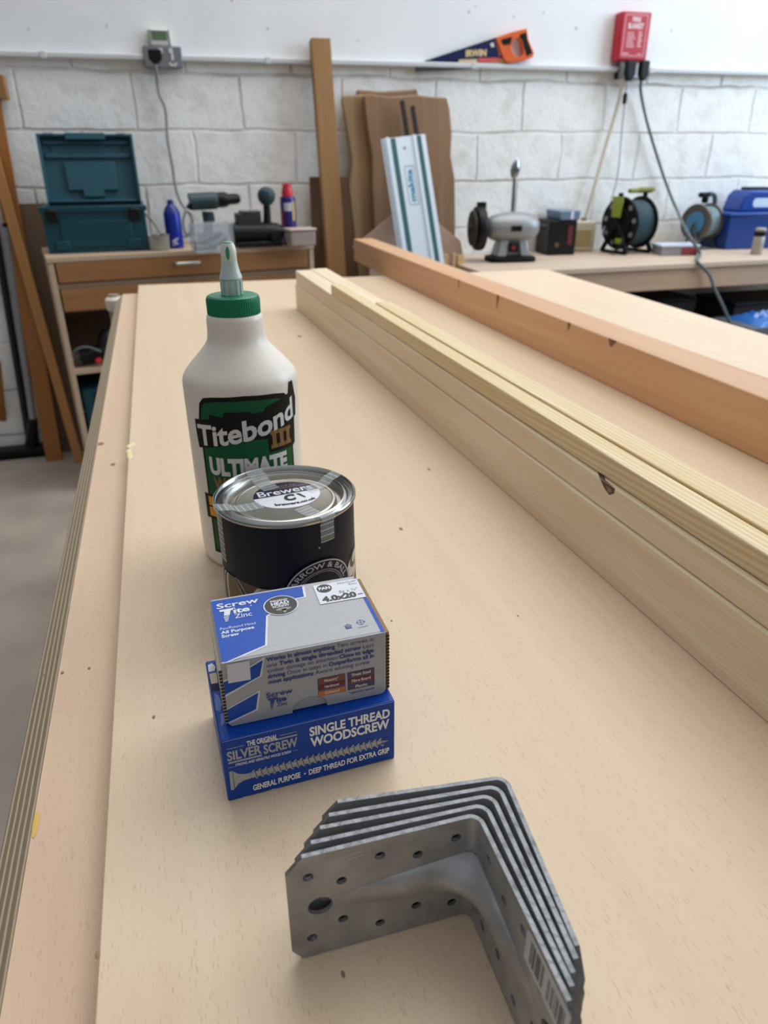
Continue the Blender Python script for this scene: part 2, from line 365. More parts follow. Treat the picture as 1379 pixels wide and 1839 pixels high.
for px, py, r in ((538,604,.006),(720,950,.0024),(770,843,.0022),(703,1115,.001),(930,1106,.0009),(520,570,.003),(276,1288,.0013),(616,1750,.0012),(175,1716,.0014)): mark('knot', px, py, TZ, r, m_pin, o, .8, 1.5)
p = at_z(240,808,TZ); d = MB()
for k in range(5): d.lathe([(.0045,0),(.003,.0003),(0,.0003)], 8, 0, TR(p.x+random.uniform(-.006,.006), p.y+random.uniform(-.03,.03),.0001)@Matrix.Diagonal((.7,1.6,1,1)))
d.build('glue_smear', mat('dried_glue',(236,220,172),.5), o)
# bench frame under the sheets
t = thing('workbench_frame', 'timber bench frame standing under the beech sheets', 'workbench', (.5,1.05,0))
mf = wood('frame_pine', (190,160,120),(160,126,88),'Z',10)
for sx in (-.45,.5):
    for sy in (-1.0,1.0):
        q = MB(); q.box((sx-.035,sy-.035,0),(sx+.035,sy+.035,.82)); q.build('leg', mf, t, .002)
for sx in (-.45,.5):
    q = MB(); q.box((sx-.035,-1.0,.82),(sx+.035,1.0,.9055)); q.build('rail', mf, t, .002)
# cream clamp pad at the far left corner of the lower sheet
p = at_y(209,560,2.28)
t = thing('sheet_clamp', 'cream-topped clamp at the far left corner of the plywood sheet', 'clamp', (p.x,2.28,0))
q = MB(); q.lathe([(.018,.79),(.02,.8),(.02,.905),(.016,.925)],16); q.build('post', mat('beige_metal',(150,136,116),.5), t)
zt = at_y(209,532,2.28).z; q = MB(); q.lathe([(.022,zt-.04),(.026,zt-.034),(.026,zt-.008),(.018,zt),(0,zt+.002)],18); q.build('pad', mat('cream_plastic',(232,224,206),.5), t)
q = MB(); q.box((-.02,-.02,0),(.02,.02,.80)); q.build('bar', mat('beige_metal',(150,136,116),.5), t, .002)

# ---- timber on the sheet
m_pine = wood('pine', (243,229,203), (222,196,158), 'Y', 12, 1.0, .5, grain=.35, grain_scale=150)
m_pine2 = wood('pine_ringed', (241,229,198), (212,182,128), 'Y', 12, .7, .5, grain=.8, grain_scale=110)
P0 = Vector((.3388,.2651,TZ)); yaw = math.atan2(.0396,1.75)
STACK = 'planed pine battens stacked on the sheet'
def batten(x0, x1, z0, z1, y0, y1, m, label, rise=0, dyaw=0, flat=False):
    q = MB(); L = y1-y0; z0a = z0; z1a = z0+(0 if flat else rise*L)
    q.add([(x0,0,z0),(x1,0,z0),(x1,L,z1a),(x0,L,z1a),(x0,0,z1),(x1,0,z1),(x1,L,z1+rise*L),(x0,L,z1+rise*L)],
          [(0,3,2,1),(4,5,6,7),(0,1,5,4),(1,2,6,5),(2,3,7,6),(3,0,4,7)])
    c, s = math.cos(yaw), math.sin(yaw); yy = y0-P0.y
    o = q.build('pine_batten', m, None, .0012, loc=(P0.x-s*yy, P0.y+c*yy, TZ), rz=yaw+dyaw)
    return tag(o, label, 'timber', STACK)
YN = -.35
bot = batten(0,.042,0,.0585,YN,1.765,m_pine,'pine batten lying on the sheet as the bottom layer facing the bottle and boxes')
topb = batten(.003,.042,.0588,.080,YN,1.765,m_pine,'pine batten with a dark knot, directly above the bottom one facing the bottle',rise=.0044,flat=True)
batten(.0435,.083,0,.0585,YN,1.78,m_pine,'pine batten in the bottom layer of the stack, on the side towards the orange beam')
batten(.0435,.083,.0588,.080,YN,1.78,m_pine,'pine batten in the middle layer of the stack, nearer the orange beam',rise=.0044,flat=True)
batten(.0105,.0315,.0805,.100,YN,1.42,m_pine2,'longer pine batten on top of the stack, its yellow growth rings facing the bottle',rise=.0044,dyaw=.0040)
batten(.0350,.0620,.0805,.100,YN,1.21,m_pine2,'short pine batten on top of the stack, nearest the orange beam',rise=.0044,dyaw=.0036)
# the knot in the upper batten
q = MB(); mk = mat('knot_dark',(96,64,54),.6,var=.3,vscale=300); mk2 = mat('knot_heart',(150,118,104),.6)
ky = at_z(848,716,TZ+.079).y-P0.y-YN
zk = .080+.0044*ky
q.add([(.0029,ky-.010,zk-.0005),(.0029,ky+.012,zk-.0005),(.0028,ky+.004,zk-.006),(.0028,ky-.004,zk-.0090),(.0028,ky-.010,zk-.005)],[(0,1,2,3,4)],0)
q.add([(.0027,ky-.005,zk-.0025),(.0027,ky+.002,zk-.003),(.0027,ky-.002,zk-.0072),(.0027,ky-.007,zk-.005)],[(0,1,2,3)],1)
q.add([(.003,ky-.010,zk+.0002),(.0045,ky+.006,zk+.0002),(.0105,ky+.018,zk+.0002),(.0105,ky+.028,zk+.0002),(.003,ky+.013,zk+.0002)],[(0,1,2,3,4)],0)
q.build('knot', [mk,mk2], topb)
# orange beam
m_cedar = wood('douglas_fir', (214,174,136), (194,146,106), 'Y', 10, .7, .5, grain=.3, grain_scale=30)
q = MB(); q.box((0,0,0),(.0695,3.15,.0735))
o = q.build('softwood_beam', m_cedar, None, .002, loc=(.662,-.55,TZ), rz=-.0016)
tag(o, 'long orange-brown planed beam lying along the sheet, overhanging its far end', 'timber')
for px, py, hh, ww in ((822,503,.022,.004),(892,534,.03,.006),(1022,566,.014,.006),(1098,612,.012,.012)):
    d = ROT @ _cam(px,py); y = (EYE+d*((.6625-EYE.x)/d.x)).y+.55
    q = MB(); q.add([(-.0003,y-ww,.0732),(-.0003,y+ww,.0732),(-.0003,y+ww*.4,.0732-hh),(-.0003,y-ww*.2,.0732-hh*.8)],[(0,1,2,3)])
    q.build('knot', mat('beam_mark',(112,76,52),.6), o)

# ================================================================== GLUE BOTTLE
pb = at_z(461,985,TZ); pb.y += .004; pb.x += .0004
t = thing('glue_bottle', 'tall cream glue bottle with a green screw cap, standing behind the paint tin', 'bottle', pb)
m_bot = mat('cream_plastic_bottle', (236,227,215), .35, spec=.45, var=.02)
q = MB(); q.lathe([(.036,0),(.0445,.0008),(.0468,.004),(.0476,.010),(.0478,.02),(.0478,.155),(.0478,.1625),(.0475,.1660),(.0465,.1692),(.0445,.1725),(.0400,.1778),(.0345,.1838),(.0290,.1898),(.0258,.1936),(.0240,.1970),(.0231,.2020),(.0229,.2070),(.0228,.2130),(.0222,.2162),(.0206,.2178),(.0190,.2180)],64)
q.build('body', m_bot, t, sharp=60)
m_cap = mat('green_cap', (0,122,84), .4, spec=.4)
q = MB(); seg = 132; prof = [(.0205,.2172),(.0214,.2178),(.0215,.2285),(.0206,.2312),(.0188,.2322),(.0100,.2322)]
vs = []; fs = []; k = len(prof)
for i in range(seg):
    an = 2*math.pi*i/seg; rib = .00045 if i % 2 else 0
    for j,(r,z) in enumerate(prof):
        rr = r-(rib if j in (1,2) else 0); vs.append((rr*math.cos(an), rr*math.sin(an), z))
for i in range(seg):
    j = (i+1)%seg
    for r in range(k-1): fs.append((i*k+r, j*k+r, j*k+r+1, i*k+r+1))
fs.append(tuple(i*k for i in range(seg-1,-1,-1))); fs.append(tuple(i*k+k-1 for i in range(seg)))
q.add(vs, fs); q.build('cap', m_cap, t, sharp=25)
m_noz = mat('nozzle_plastic', (196,214,208), .3, spec=.5, var=.06, vscale=120)
q = MB(); q.lathe([(.0078,.2320),(.0078,.2440),(.0090,.2447),(.0088,.2462),(.0078,.2490),(.0066,.2540),(.0060,.2590),(.0058,.2662)],36)
for i in range(12):
    an = math.radians(30*i); q.box((-.0009,-.0009,.2325),(.0009,.0006,.2435),0,RZ(30*i)@TR(0,-.0079,0))
nz = q.build('nozzle', m_noz, t)
q = MB(); q.lathe([(.0052,.2560),(.0061,.2580),(.0061,.2650),(.0054,.2690),(.0040,.2715),(.0028,.2720)],30)
q.build('nozzle_tip', mat('nozzle_white',(226,228,218),.35), nz)
q = MB(); q.lathe([(.0044,.2714),(.0034,.2722),(.001,.2724),(0,.2724)],24); q.lathe([(.0034,0),(.002,.0003),(0,.0003)],14,0,TR(-.0012,-.0061,.264)@RX(90)@Matrix.Diagonal((.45,1.5,1,1)))
q.build('dried_glue', mat('green_glue',(60,146,120),.4), nz)
# wrap-round label
K_BLACK, K_GREEN, K_WHITE, K_GOLD, K_YEL, K_DG = range(6)
lab = [mat('label_black',(15,11,8),.5,spec=.25), mat('label_green',(0,86,50),.45,spec=.3), mat('label_white',(222,220,216),.45), mat('label_gold',(140,104,52),.45), mat('label_yellow',(232,160,20),.45), mat('label_dark_green',(4,66,40),.4)]
P = Print(on_cyl(.0478), 2.5)
def rrect(x0,y0,x1,y1,r,n=6):
    out = []
    for cx,cy,a0 in ((x1-r,y1-r,0),(x0+r,y1-r,90),(x0+r,y0+r,180),(x1-r,y0+r,270)):
        for i in range(n+1):
            a = math.radians(a0+90*i/n); out.append((cx+r*math.cos(a), cy+r*math.sin(a)))
    return out
P.poly([(-45,17),(40.5,17),(40.5,146),(40,152),(33,158.5),(22,160.5),(-3,162),(-30,160.5),(-38,159),(-42.5,154),(-45,142)], K_BLACK, 1)
P.poly([(-42.8,20),(38.3,20),(38.3,147),(34,153),(24,156.3),(-3,158),(-28,156.8),(-37,155),(-40,151),(-42.5,141)], K_GREEN, 2)
P.poly([(-50.5,139.5),(-34,141.8),(-33.5,146),(-21,144.5),(-20,149),(0,149),(2,147),(12,147.5),(14,151),(38,157),(40,166),(45.5,166),(47.5,158),(49.8,150),(48,136),(45,134.5),(43.5,113),(41,111),(14,111.5),(13.5,124),(-7,125),(-28,119),(-49,115),(-50.3,128)], K_BLACK, 3)
# name in swelling letters: small at both ends, climbing to the right
def swell(u, v):
    t_ = (u+48)/91; return u, 118.5+ (v-118.5)*(1.0) + 18*t_**1.9 + 1.5*math.sin(math.pi*t_)
P.text('Titebond', -48, 43, 118.5, 16.5, K_WHITE, .028, lv=4, bend=swell)
for k in range(3):
    u = 16+k*7.4; P.rect(u,114.5,u+6.8,117.8,K_GOLD,4); P.rect(u,126.6,u+6.8,129.9,K_GOLD,4); P.rect(u+1.5,117,u+5.3,127.5,K_GOLD,4)
P.text('ULTIMATE', -38.5, 31, 94.3, 13.8, K_WHITE, .055, lv=4)
P.text('WOOD GLUE', -36.5, 30, 79.5, 11.5, K_GOLD, .05, lv=4)
P.poly([(-49.5,50.5),(42,50.5),(42,73.5),(-49.5,73.5)], K_BLACK, 3)
P.rect(-45,63,39,71.5,K_YEL,4); P.rect(-45,53,39,61.5,K_YEL,4)
P.rect(-40,22,36,46,K_DG,3)
P.build('label', lab, t, sharp=80)

# ================================================================== PAINT TIN
pt = Vector((.0683,.4948,TZ))
t = thing('paint_tin', 'dark navy paint tin with a taped silver lid, between the screw boxes and glue bottle', 'tin', pt)
m_tin = mat('tinplate', (176,176,174), .22, 1, var=.06, vscale=90)
m_navy = mat('tin_label_navy', (15,20,36), .5, spec=.25)
RT = .0525
q = MB(); q.lathe([(.050,0),(.0535,.0006),(.0538,.0022),(.0525,.0034)],72); q.build('base_rim', m_tin, t)
q = MB(); q.lathe([(RT,.0034),(RT,.0975)],72,0,None,False); q.build('body', m_navy, t, sharp=60)
q = MB(); q.lathe([(.0525,.0966),(.0538,.0972),(.0543,.0985),(.0542,.1002),(.0534,.1010),(.0522,.1004),(.0518,.0975),(.0512,.0962),(.0490,.0960),(.0478,.0972),(.0468,.0988),(.0452,.0992),(.0446,.0985)],72,0,None,False); q.build('rim', m_tin, t, sharp=60)
q = MB(); q.lathe([(.0448,.0982),(.0440,.0978),(.0434,.0945),(.0425,.0915),(.0400,.0912),(.0392,.0925),(.0388,.0945),(.0382,.0955),(.0372,.0957),(.0362,.0953),(.0356,.0949),(0,.0949)],72,0,None,False); lid = q.build('lid', mat('lid_tinplate',(186,182,174),.36,1,var=.05,vscale=120), t, sharp=60)
# sticker on the lid: turned a little so it reads from the front left
ca, sa = math.cos(math.radians(6)), math.sin(math.radians(6))
sc_x, sc_y = 2.6, 8.0
P = Print(lambda u,v,l: ((u*ca-v*sa+sc_x)/1000, (u*sa+v*ca+sc_y)/1000, .0949+l*LIFT))
st = [mat('sticker_white',(228,230,236),.4), mat('sticker_navy',(30,30,62),.4), mat('marker_black',(28,26,26),.5), mat('sticker_brown',(176,132,110),.5)]
P.ellipse(0,0,26,24,0,1,60); P.ellipse(0,0,26,24,1,2,48,0,2,178)
P.text('tinted by', -9, 12, 15.5, 2.6, 3, .0, .2, lv=3); P.rect(-14,12.8,20,13.4,3,3); P.text('Brewers', -21.5, 22, 2.4, 9.4, 0, .012, lv=3)
P.text('C', -4, 5.2, -11, 9.5, 2, .06, .1, lv=3); P.poly([(6.8,-1.2),(9.6,-1.6),(12.6,-10.2),(11.2,-10.6)], 2, 3)
P.text('brewers.co.uk', -13.5, 19, -18.8, 3.6, 2, .045, lv=3, bend=lambda u,v:(u, v+ .0105*(u-2)**2))
P.build('lid_sticker', st, lid)
# label art: roundel with the maker's name, marbled bands
ink = [mat('label_silver',(176,176,178),.5), mat('marble_brown',(84,66,54),.5), mat('marble_maroon',(58,40,38),.5), mat('marble_olive',(110,92,52),.5), mat('marble_cream',(196,190,180),.5), mat('marble_rust',(116,64,46),.5), m_navy, mat('label_barcode_white',(150,150,150),.5)]
P = Print(on_cyl(RT), 2.5)
uc, vc = 15.2, 38.5
# left marbling
def clipped(cx, cy, rx, ry, mi, lv, rot=0, n=40, top=None):
    pts = []
    c, s = math.cos(math.radians(rot)), math.sin(math.radians(rot))
    for i in range(n):
        a_ = 2*math.pi*i/n; x, y = rx*math.cos(a_), ry*math.sin(a_); u, v = cx+x*c-y*s, cy+x*s+y*c
        pts.append((u, max(4, min(v, top(u)) if top else v)))
    P.poly(pts, mi, lv)
tl = lambda u: 48.5 - 2.2*math.exp(-((u+28)/14)**2)
P.poly([(-84,2),(-12,2),(-12,tl(-12)),(-30,tl(-30)),(-48,tl(-48)),(-66,tl(-66)),(-84,tl(-84))], 1, 1)
for cx, rx, ry, mi, lv in ((-58,23,44,4,2),(-57,21.5,42,2,3),(-55,18.5,41,4,4),(-54,17.5,40,2,5),(-52.5,13.5,40,4,6),(-51,11.0,39,3,7)):
    clipped(cx, 12, rx, ry, mi, lv, 14, 48, tl)
for cx, rx, mi, lv in ((-34,10,4,8),(-33.5,7.5,7,9),(-26,5.5,4,10),(-25,4.0,1,11),(-19,4.6,4,10),(-18,3.2,2,11)):
    clipped(cx, 24, rx, 26, mi, lv, -18, 40, tl)
tr_ = lambda u: 47.0+ .0*u
P.poly([(40,2),(82,2),(82,60),(70,58),(55,50),(44,40)], 5, 1)
for cx, cy, rx, ry, mi, lv, rot in ((56,46,13,9,4,2,25),(57,50,9,7,1,3,25),(58,51,6,4,4,4,25),(60,30,16,7,4,2,28),(62,28,14,5,5,3,28),(64,18,14,6,4,4,20)):
    P.ellipse(cx,cy,rx,ry,mi,lv,36,rot)
P.ellipse(uc,vc,28.6,28.6,6,12,64); P.ring(uc,vc,26.9,28.0,0,13); P.ring(uc,vc,19.6,20.0,0,13); P.ring(uc,vc,18.2,18.5,0,13)
P.arc_text('FARROW & BALL', uc, vc, 21.7, 4.1, 0, 90, 150, .012, lv=13)
P.build('label', ink, t, sharp=80)
q = MB(); p_ = on_cyl(RT)(15.0,77,6); q.lathe([(.0007,0),(.0006,.0003),(0,.0003)],8,0,TR(*p_)@RX(90)); q.build('paint_fleck', ink[0], t)
# filament tape
def tape_material():
    m = bpy.data.materials.new('filament_tape'); m.use_nodes = True; nt = m.node_tree; L = nt.links; p = nt.nodes['Principled BSDF']
    p.inputs['Base Color'].default_value = srgb(214,222,224); p.inputs['Roughness'].default_value = .3
    t_ = nt.nodes.new('ShaderNodeUVMap'); 
    sp = nt.nodes.new('ShaderNodeSeparateXYZ'); L.new(t_.outputs[0], sp.inputs[0])
    def line(src, freq, width):
        a = nt.nodes.new('ShaderNodeMath'); a.operation = 'MULTIPLY'; a.inputs[1].default_value = freq; L.new(src, a.inputs[0])
        f = nt.nodes.new('ShaderNodeMath'); f.operation = 'FRACT'; L.new(a.outputs[0], f.inputs[0])
        g = nt.nodes.new('ShaderNodeMath'); g.operation = 'LESS_THAN'; g.inputs[1].default_value = width; L.new(f.outputs[0], g.inputs[0]); return g.outputs[0]
    a = line(sp.outputs[0], 1/1.1, .4); b = line(sp.outputs[1], 1/4.6, .13)
    mxx = nt.nodes.new('ShaderNodeMath'); mxx.operation = 'MULTIPLY_ADD'; mxx.inputs[1].default_value = .16; mxx.inputs[2].default_value = .22; L.new(a, mxx.inputs[0])
    ad = nt.nodes.new('ShaderNodeMath'); ad.operation = 'MULTIPLY_ADD'; ad.inputs[1].default_value = .5; L.new(b, ad.inputs[0]); L.new(mxx.outputs[0], ad.inputs[2]); ad.use_clamp = True
    L.new(ad.outputs[0], p.inputs['Alpha']); return m
m_tape = tape_material()
def tape(path, width, across, name='tape_strip'):
    """path: list of 3-D points (local); across: per-point unit vectors; uv in millimetres"""
    vs = []; fs = []; uv = []; L = 0
    for i,(p,a) in enumerate(zip(path, across)):
        p = Vector(p); a = Vector(a).normalized()
        if i: L += (p-Vector(path[i-1])).length
        for k in range(7):
            s = (k/6-.5)*width; vs.append(tuple(p+a*s)); uv.append((s*1000+20, L*1000))
    for i in range(len(path)-1):
        for k in range(6): fs.append((i*7+k, i*7+k+1, i*7+k+8, i*7+k+7))
    me = bpy.data.meshes.new(name); me.from_pydata(vs, [], fs); me.materials.append(m_tape)
    ul = me.uv_layers.new(name='UVMap')
    for lp in me.loops: ul.data[lp.index].uv = uv[lp.vertex_index]
    for p in me.polygons: p.use_smooth = True
    o = bpy.data.objects.new(name, me); COL.objects.link(o); o.parent = t; return o
def radial_tape(ang, width, r_in, drop, off=0):
    a_ = math.radians(ang); d = Vector((math.sin(a_), -math.cos(a_), 0)); c = Vector((math.cos(a_), math.sin(a_), 0))
    pts = []; 
    for r, z in ((r_in,.0955),(.030,.0956),(.0375,.0962),(.0402,.0970),(.0445,.0996),(.0475,.0998),(.0505,.1006),(.0530,.1014),(.0546,.1008)): 
        if r >= r_in-.0001: pts.append(d*r+Vector((0,0,z)))
    if drop:
        for z in (.098,.0955,.093,.086,.08,.1-drop): pts.append(d*(.0548 if z > .096 else .0532)+Vector((0,0,z)))
    pts = [p+c*off for p in pts]
    o = tape(pts, width, [c]*len(pts)); return o
def wrap_drop(o):   # let the hanging end follow the round of the tin
    for v in o.data.vertices:
        h = math.hypot(v.co.x, v.co.y)
        if v.co.z < .0965:
            if h > .05: k = .0530/h; v.co.x *= k; v.co.y *= k
wrap_drop(radial_tape(25, .0125, .021, .020)); wrap_drop(radial_tape(-77, .0125, .020, .043)); radial_tape(-160, .0135, .022, 0); radial_tape(118, .0115, .022, 0)

# ================================================================== SCREW BOXES
CARD = mat('brown_card',(150,120,86),.8); CARDD = mat('flute_dark',(70,52,38),.9)
# --- lower blue box
t = thing('screw_box', 'blue cardboard woodscrew box lying flat on the sheet under the silver box', 'box', (-.0032,.3037,TZ), math.radians(2.1))
m_blue = mat('blue_card', (0,64,158), .42, spec=.3, var=.05, vscale=60, bump=.05, bscale=300)
q = MB(); Wd, Dp, Ht = .1012, .0735, .0455
q.box((0,0,0),(Wd,Dp,Ht)); q.build('carton', m_blue, t, .0011, 3)
sil = mat('print_silver',(168,170,172),.45); wht = mat('print_white',(240,240,240),.45); blu2 = mat('print_thread_shade',(40,48,90),.5); scuff = mat('card_scuff',(190,196,214),.7)
P = Print(on_front())
P.rect(3,39.1,12.6,39.5,0); P.rect(32.7,39.9,42.4,40.3,0); P.text('THE ORIGINAL', 14.1,31.2,38.1,3.6,1,.028)
P.text('SILVER', 2.6,21.8,30.8,6.2,0,.034); P.text('SCREW', 22.8,42.3,29.7,6.2,0,.034)
P.rect(2.9,28.3,21.6,29.6,0); P.rect(22.9,37.2,42.4,38.3,0)
P.rect(2.6,25.4,6.0,25.7,0); P.rect(39.2,26.3,42.4,26.6,0); P.text('STRONG AND VERSATILE WOOD SCREW', 6.5,38.3,25.5,1.9,1,.012)
P.text('SINGLE THREAD', 49.5,98,34.4,6.2,1,.036); P.text('WOODSCREW', 49.6,97.6,26.2,6.5,1,.036)
P.text('GENERAL PURPOSE', 14.6,42.5,3.9,4.0,1,.034,slope=.03); P.rect(44.6,6.0,45.7,7.1,1); P.text('DEEP THREAD FOR EXTRA GRIP', 47.5,97.6,4.9,4.0,1,.034,slope=.03)
P.poly([(2.7,22.6),(4.4,22.6),(7.5,19.5),(10.5,18.2),(14.5,17.8),(14.5,13.8),(10,13.4),(7,12.0),(4.0,8.4),(2.3,8.4)],0)
P.rect(4.35,8.9,4.6,22.4,2,2)
P.poly([(14,18.2),(88,17.9),(92,17.2),(97.4,16.0),(92,14.9),(88,14.2),(14,13.8)],0)
u = 15.5
while u < 92:
    P.poly([(u-1.1,17.6),(u+.9,19.9),(u+1.7,17.6)],0); P.poly([(u+.4,14.2),(u+2.2,12.2),(u+2.9,14.2)],0)
    P.poly([(u+.9,18.9),(u+1.25,18.9),(u+2.4,13.4),(u+2.05,13.4)],2,2); u += 3.45
P.poly([(0.6,.4),(6,.4),(10,1.1),(14,.5),(14,.25),(.6,.2)],3,2); P.poly([(24,1.0),(26,1.4),(28,.9),(26,.5)],3,2)
P.rect(.9,45.0,Wd*1000-.9,45.25,3,1)
P.build('print', [sil,wht,blu2,scuff], t)
P = Print(on_top(Ht))   # worn and torn end of the lid beside the upper box
P.poly([(.8,62),(4.5,62),(5.5,66),(4,70),(1.2,69)],0,1); P.poly([(1.2,50),(5.2,50),(5.4,60),(1.0,60)],1,1); P.poly([(.9,43),(5.4,43),(5.3,50),(.9,50)],2,1)
P.poly([(1,26),(3,24),(5,30),(4.2,38),(2.2,41),(1.2,34)],3,1); P.poly([(2.2,12),(4.6,14),(5,22),(3,22)],3,1)
P.build('torn_corner', [mat('card_white',(214,218,226),.6), mat('torn_card',(206,196,168),.85), mat('deep_blue_slot',(6,22,70),.7), mat('worn_blue',(96,124,190),.5)], t)
# --- upper silver box
t = thing('screw_box', 'silver-grey and blue screw box with a white size sticker, on top of the blue box', 'box', (.0029,.3134,TZ+Ht+.0004), math.radians(1.0))
m_silver = mat('silver_card', (170,171,174), .42, var=.03, vscale=400, bump=.08, bscale=900); m_sblue = mat('silver_box_blue',(22,76,172),.45,spec=.3,var=.06,vscale=400)
Wd, Dp, H2 = .0917, .0645, .0440
q = MB(); 
n1 = [(0.0015,0),(.0358,0),(.0360,.0018)]+[(.0460-.0100*math.cos(math.radians(a)), .0020+.0072*math.sin(math.radians(a))) for a in range(10,171,16)]+[(.0560,.0018),(.0562,0),(Wd-.003,0),(Wd-.0008,.001),(Wd,.003),(Wd,H2),(0,H2),(0,.0020)]
q.prism(n1, -.0012, 0, 0, RX(90)); q.build('front_flap', m_silver, t, .0003)
q = MB(); q.box((0,.0012,.0002),(Wd-.0006,Dp,H2)); q.build('carton', m_silver, t, .0013, 3)
# open corrugated side edges
for s in (0,1):
    q = MB(); x0 = -.0016 if s == 0 else Wd+.0006; yb = .0025
    q.box((x0,yb,.0008),(x0+.0022,Dp-.002,H2-(.006 if s == 0 else .002)),0)
    k = 0; z = .002
    while z < H2-(.0075 if s == 0 else .003):
        q.box((x0-.0002,yb-.0004,z),(x0+.0024,yb+.0002,z+.0011),1); z += .0023
    q.build('side_wall', [CARD if s else mat('card_edge_pale',(200,190,176),.75),CARDD], t)
inkb = mat('print_blue',(46,60,140),.5)
inks = [m_sblue, mat('print_white2',(216,220,228),.45), inkb, mat('tag_rust',(128,66,48),.5), mat('tag_maroon',(112,30,34),.5), mat('tag_orange',(198,116,40),.5), mat('tag_purple',(84,66,84),.5), mat('tag_white',(214,206,200),.5), mat('badge_black',(44,42,42),.5), mat('badge_grey',(140,138,138),.5)]
def logo(P, s, ox, oy, mi, lv):
    """Screw / Tite / Zinc word-mark, s = scale, (ox, oy) = lower left"""
    X = lambda u: ox+u*s; Y = lambda v: oy+v*s
    P.text('Screw', X(0),X(25),Y(15.5),5.2*s,mi,.02,lv=lv)
    P.poly([(X(1),Y(14)),(X(10.5),Y(14)),(X(10),Y(11.8)),(X(7.6),Y(11.8)),(X(6.6),Y(7.2)),(X(3.2),Y(7.2)),(X(3.9),Y(11.8)),(X(1.5),Y(11.8))],mi,lv)
    for k in range(4): P.poly([(X(2.9+.15*k),Y(6.2-1.5*k)),(X(6.3-.35*k),Y(6.8-1.5*k)),(X(6.1-.35*k),Y(6.0-1.5*k)),(X(3.0+.15*k),Y(5.4-1.5*k))],mi,lv)
    P.text('ite', X(9.0),X(18.6),Y(8.1),5.0*s,mi,.035,lv=lv); P.ellipse(X(19.9),Y(13.2),.5*s,.5*s,mi,lv,10)
    P.text('Zinc', X(9.2),X(19),Y(2.6),4.4*s,mi,.005,lv=lv)
P = Print(on_front(-.0013+.0012))
P.fn = lambda u,v,l: (u/1000, -.0001-l*LIFT, v/1000)
for out, inn in (([(.0,21.7),(20.6,30.9),(23.2,43.6),(21.4,42.6),(12,37.6),(0,33)],[(.0,23.3),(19.5,31.4),(22.0,41.6),(10.5,36.0),(0,31.8)]),
                 ([(.0,2.6),(16.6,8.0),(19.0,21.8),(0,13.4)],[(.0,4.0),(15.5,8.9),(17.8,20.2),(0,12.6)])):
    P.poly(out,1,1); P.poly(inn,0,2)
P.poly([(2.7,43.3),(14.9,43.0),(14.5,30.3),(2.4,30.7)],1,3)     # blank white square
B_, N_ = .03, -.002
for pcs, v, u1 in (([('Works in almost anything',B_),('Two screws in',N_)],39.9,84.5),([('one',N_),('Twin & single threaded screw',B_),('Less',N_)],35.9,84.5),
                   ([('timber damage on insertion',N_),('Close to edge',B_)],32.1,84.5),([('driving',B_),('Once in stays in',N_),('Outperforms all in',B_)],28.3,84.5),([('most applications',B_),('Award winning screw',N_)],24.5,82.0)):
    P.run(pcs, 23.8, u1, v, 2.55, 2, slope=-.0)
logo(P, .60, 21.8, 6.0, 2, 3)
for u0, v0, u1, col, s in ((51.2,17.0,67.3,3,'Masonry*'),(51.2,12.6,67.3,4,'Hardwood'),(51.2,8.2,67.3,5,'Softwood'),(68.7,17.0,84.8,6,'Sheet Steel'),(68.7,12.6,84.8,4,'Fibre Board'),(68.7,8.2,84.8,6,'Plastic')):
    P.rect(u0,v0,u1,v0+4.0,2,1); P.rect(u0+.25,v0+.25,u1-.25,v0+3.75,col,2)
    c = (u0+u1)/2; hw = .52*len(s); P.text(s, c-hw, c+hw, v0+1.05, 1.9, 7, .03, lv=3)
P.text('* pilot hole required', 69.3,84.5,5.3,1.5,2,.01)
P.build('front_print', inks, t)
P = Print(on_top(H2))
P.poly([(.6,.6),(.6,61.6),(58.0,61.6),(56.6,48.9),(51,48.7),(31.0,36.2),(26.0,8.4),(14.3,3.9),(4,.4)],1,1)
P.poly([(.6,1.2),(.6,61.8),(56.6,61.8),(55.3,50.0),(50.5,49.8),(30.0,36.8),(24.9,9.1),(13.5,5.0),(3,.9)],0,2)
P.rect(89.4,.6,91.6,61,0,1)
logo(P, 1.0, 3.2, 36.6, 1, 4)
P.text('Pan/Round Head', 2.9,23,30.2,2.4,1,-.004,lv=3); P.text('All Purpose', 2.9,21.6,26.3,2.6,1,.03,lv=3); P.text('Screw', 2.9,12.6,22.7,2.6,1,.03,lv=3)
P.ellipse(40.2,44.8,10.4,10.4,1,3,48); P.ellipse(40.2,44.8,9.7,9.7,8,4,48)
P.text('PAN/RND', 34.6,45.0,48.9,1.9,1,.03,lv=5); P.text('HEAD', 34.6,45.4,45.3,3.0,1,.04,lv=5); P.text('SCREW', 34.9,45.2,42.6,2.1,1,.03,lv=5)
P.ellipse(41,40.2,4.6,1.6,9,5,24); P.poly([(39.6,40),(42.6,40),(41.9,36),(40.7,36)],9,5)
P.poly([(63.1,59.9),(91.4,59.9),(91.4,37.7),(62.9,38.2)],1,3)
P.ellipse(69.2,54.6,4.7,4.7,8,4,32); P.text('PAN', 65.6,72.8,53.2,2.9,1,.04,lv=5)
P.text('Nut-Coat*', 78.4,91,56.7,2.1,9,0,lv=4); P.text('Zinc', 84.5,90,53.8,2.0,9,0,lv=4); P.text('8g x ¾"', 77,89,46.6,3.0,9,0,lv=4)
P.text('4.0x20', 65.0,86.4,40.0,5.2,8,.055,lv=4); P.text('mm', 87.4,90.4,41.2,2.0,2,.02,lv=4)
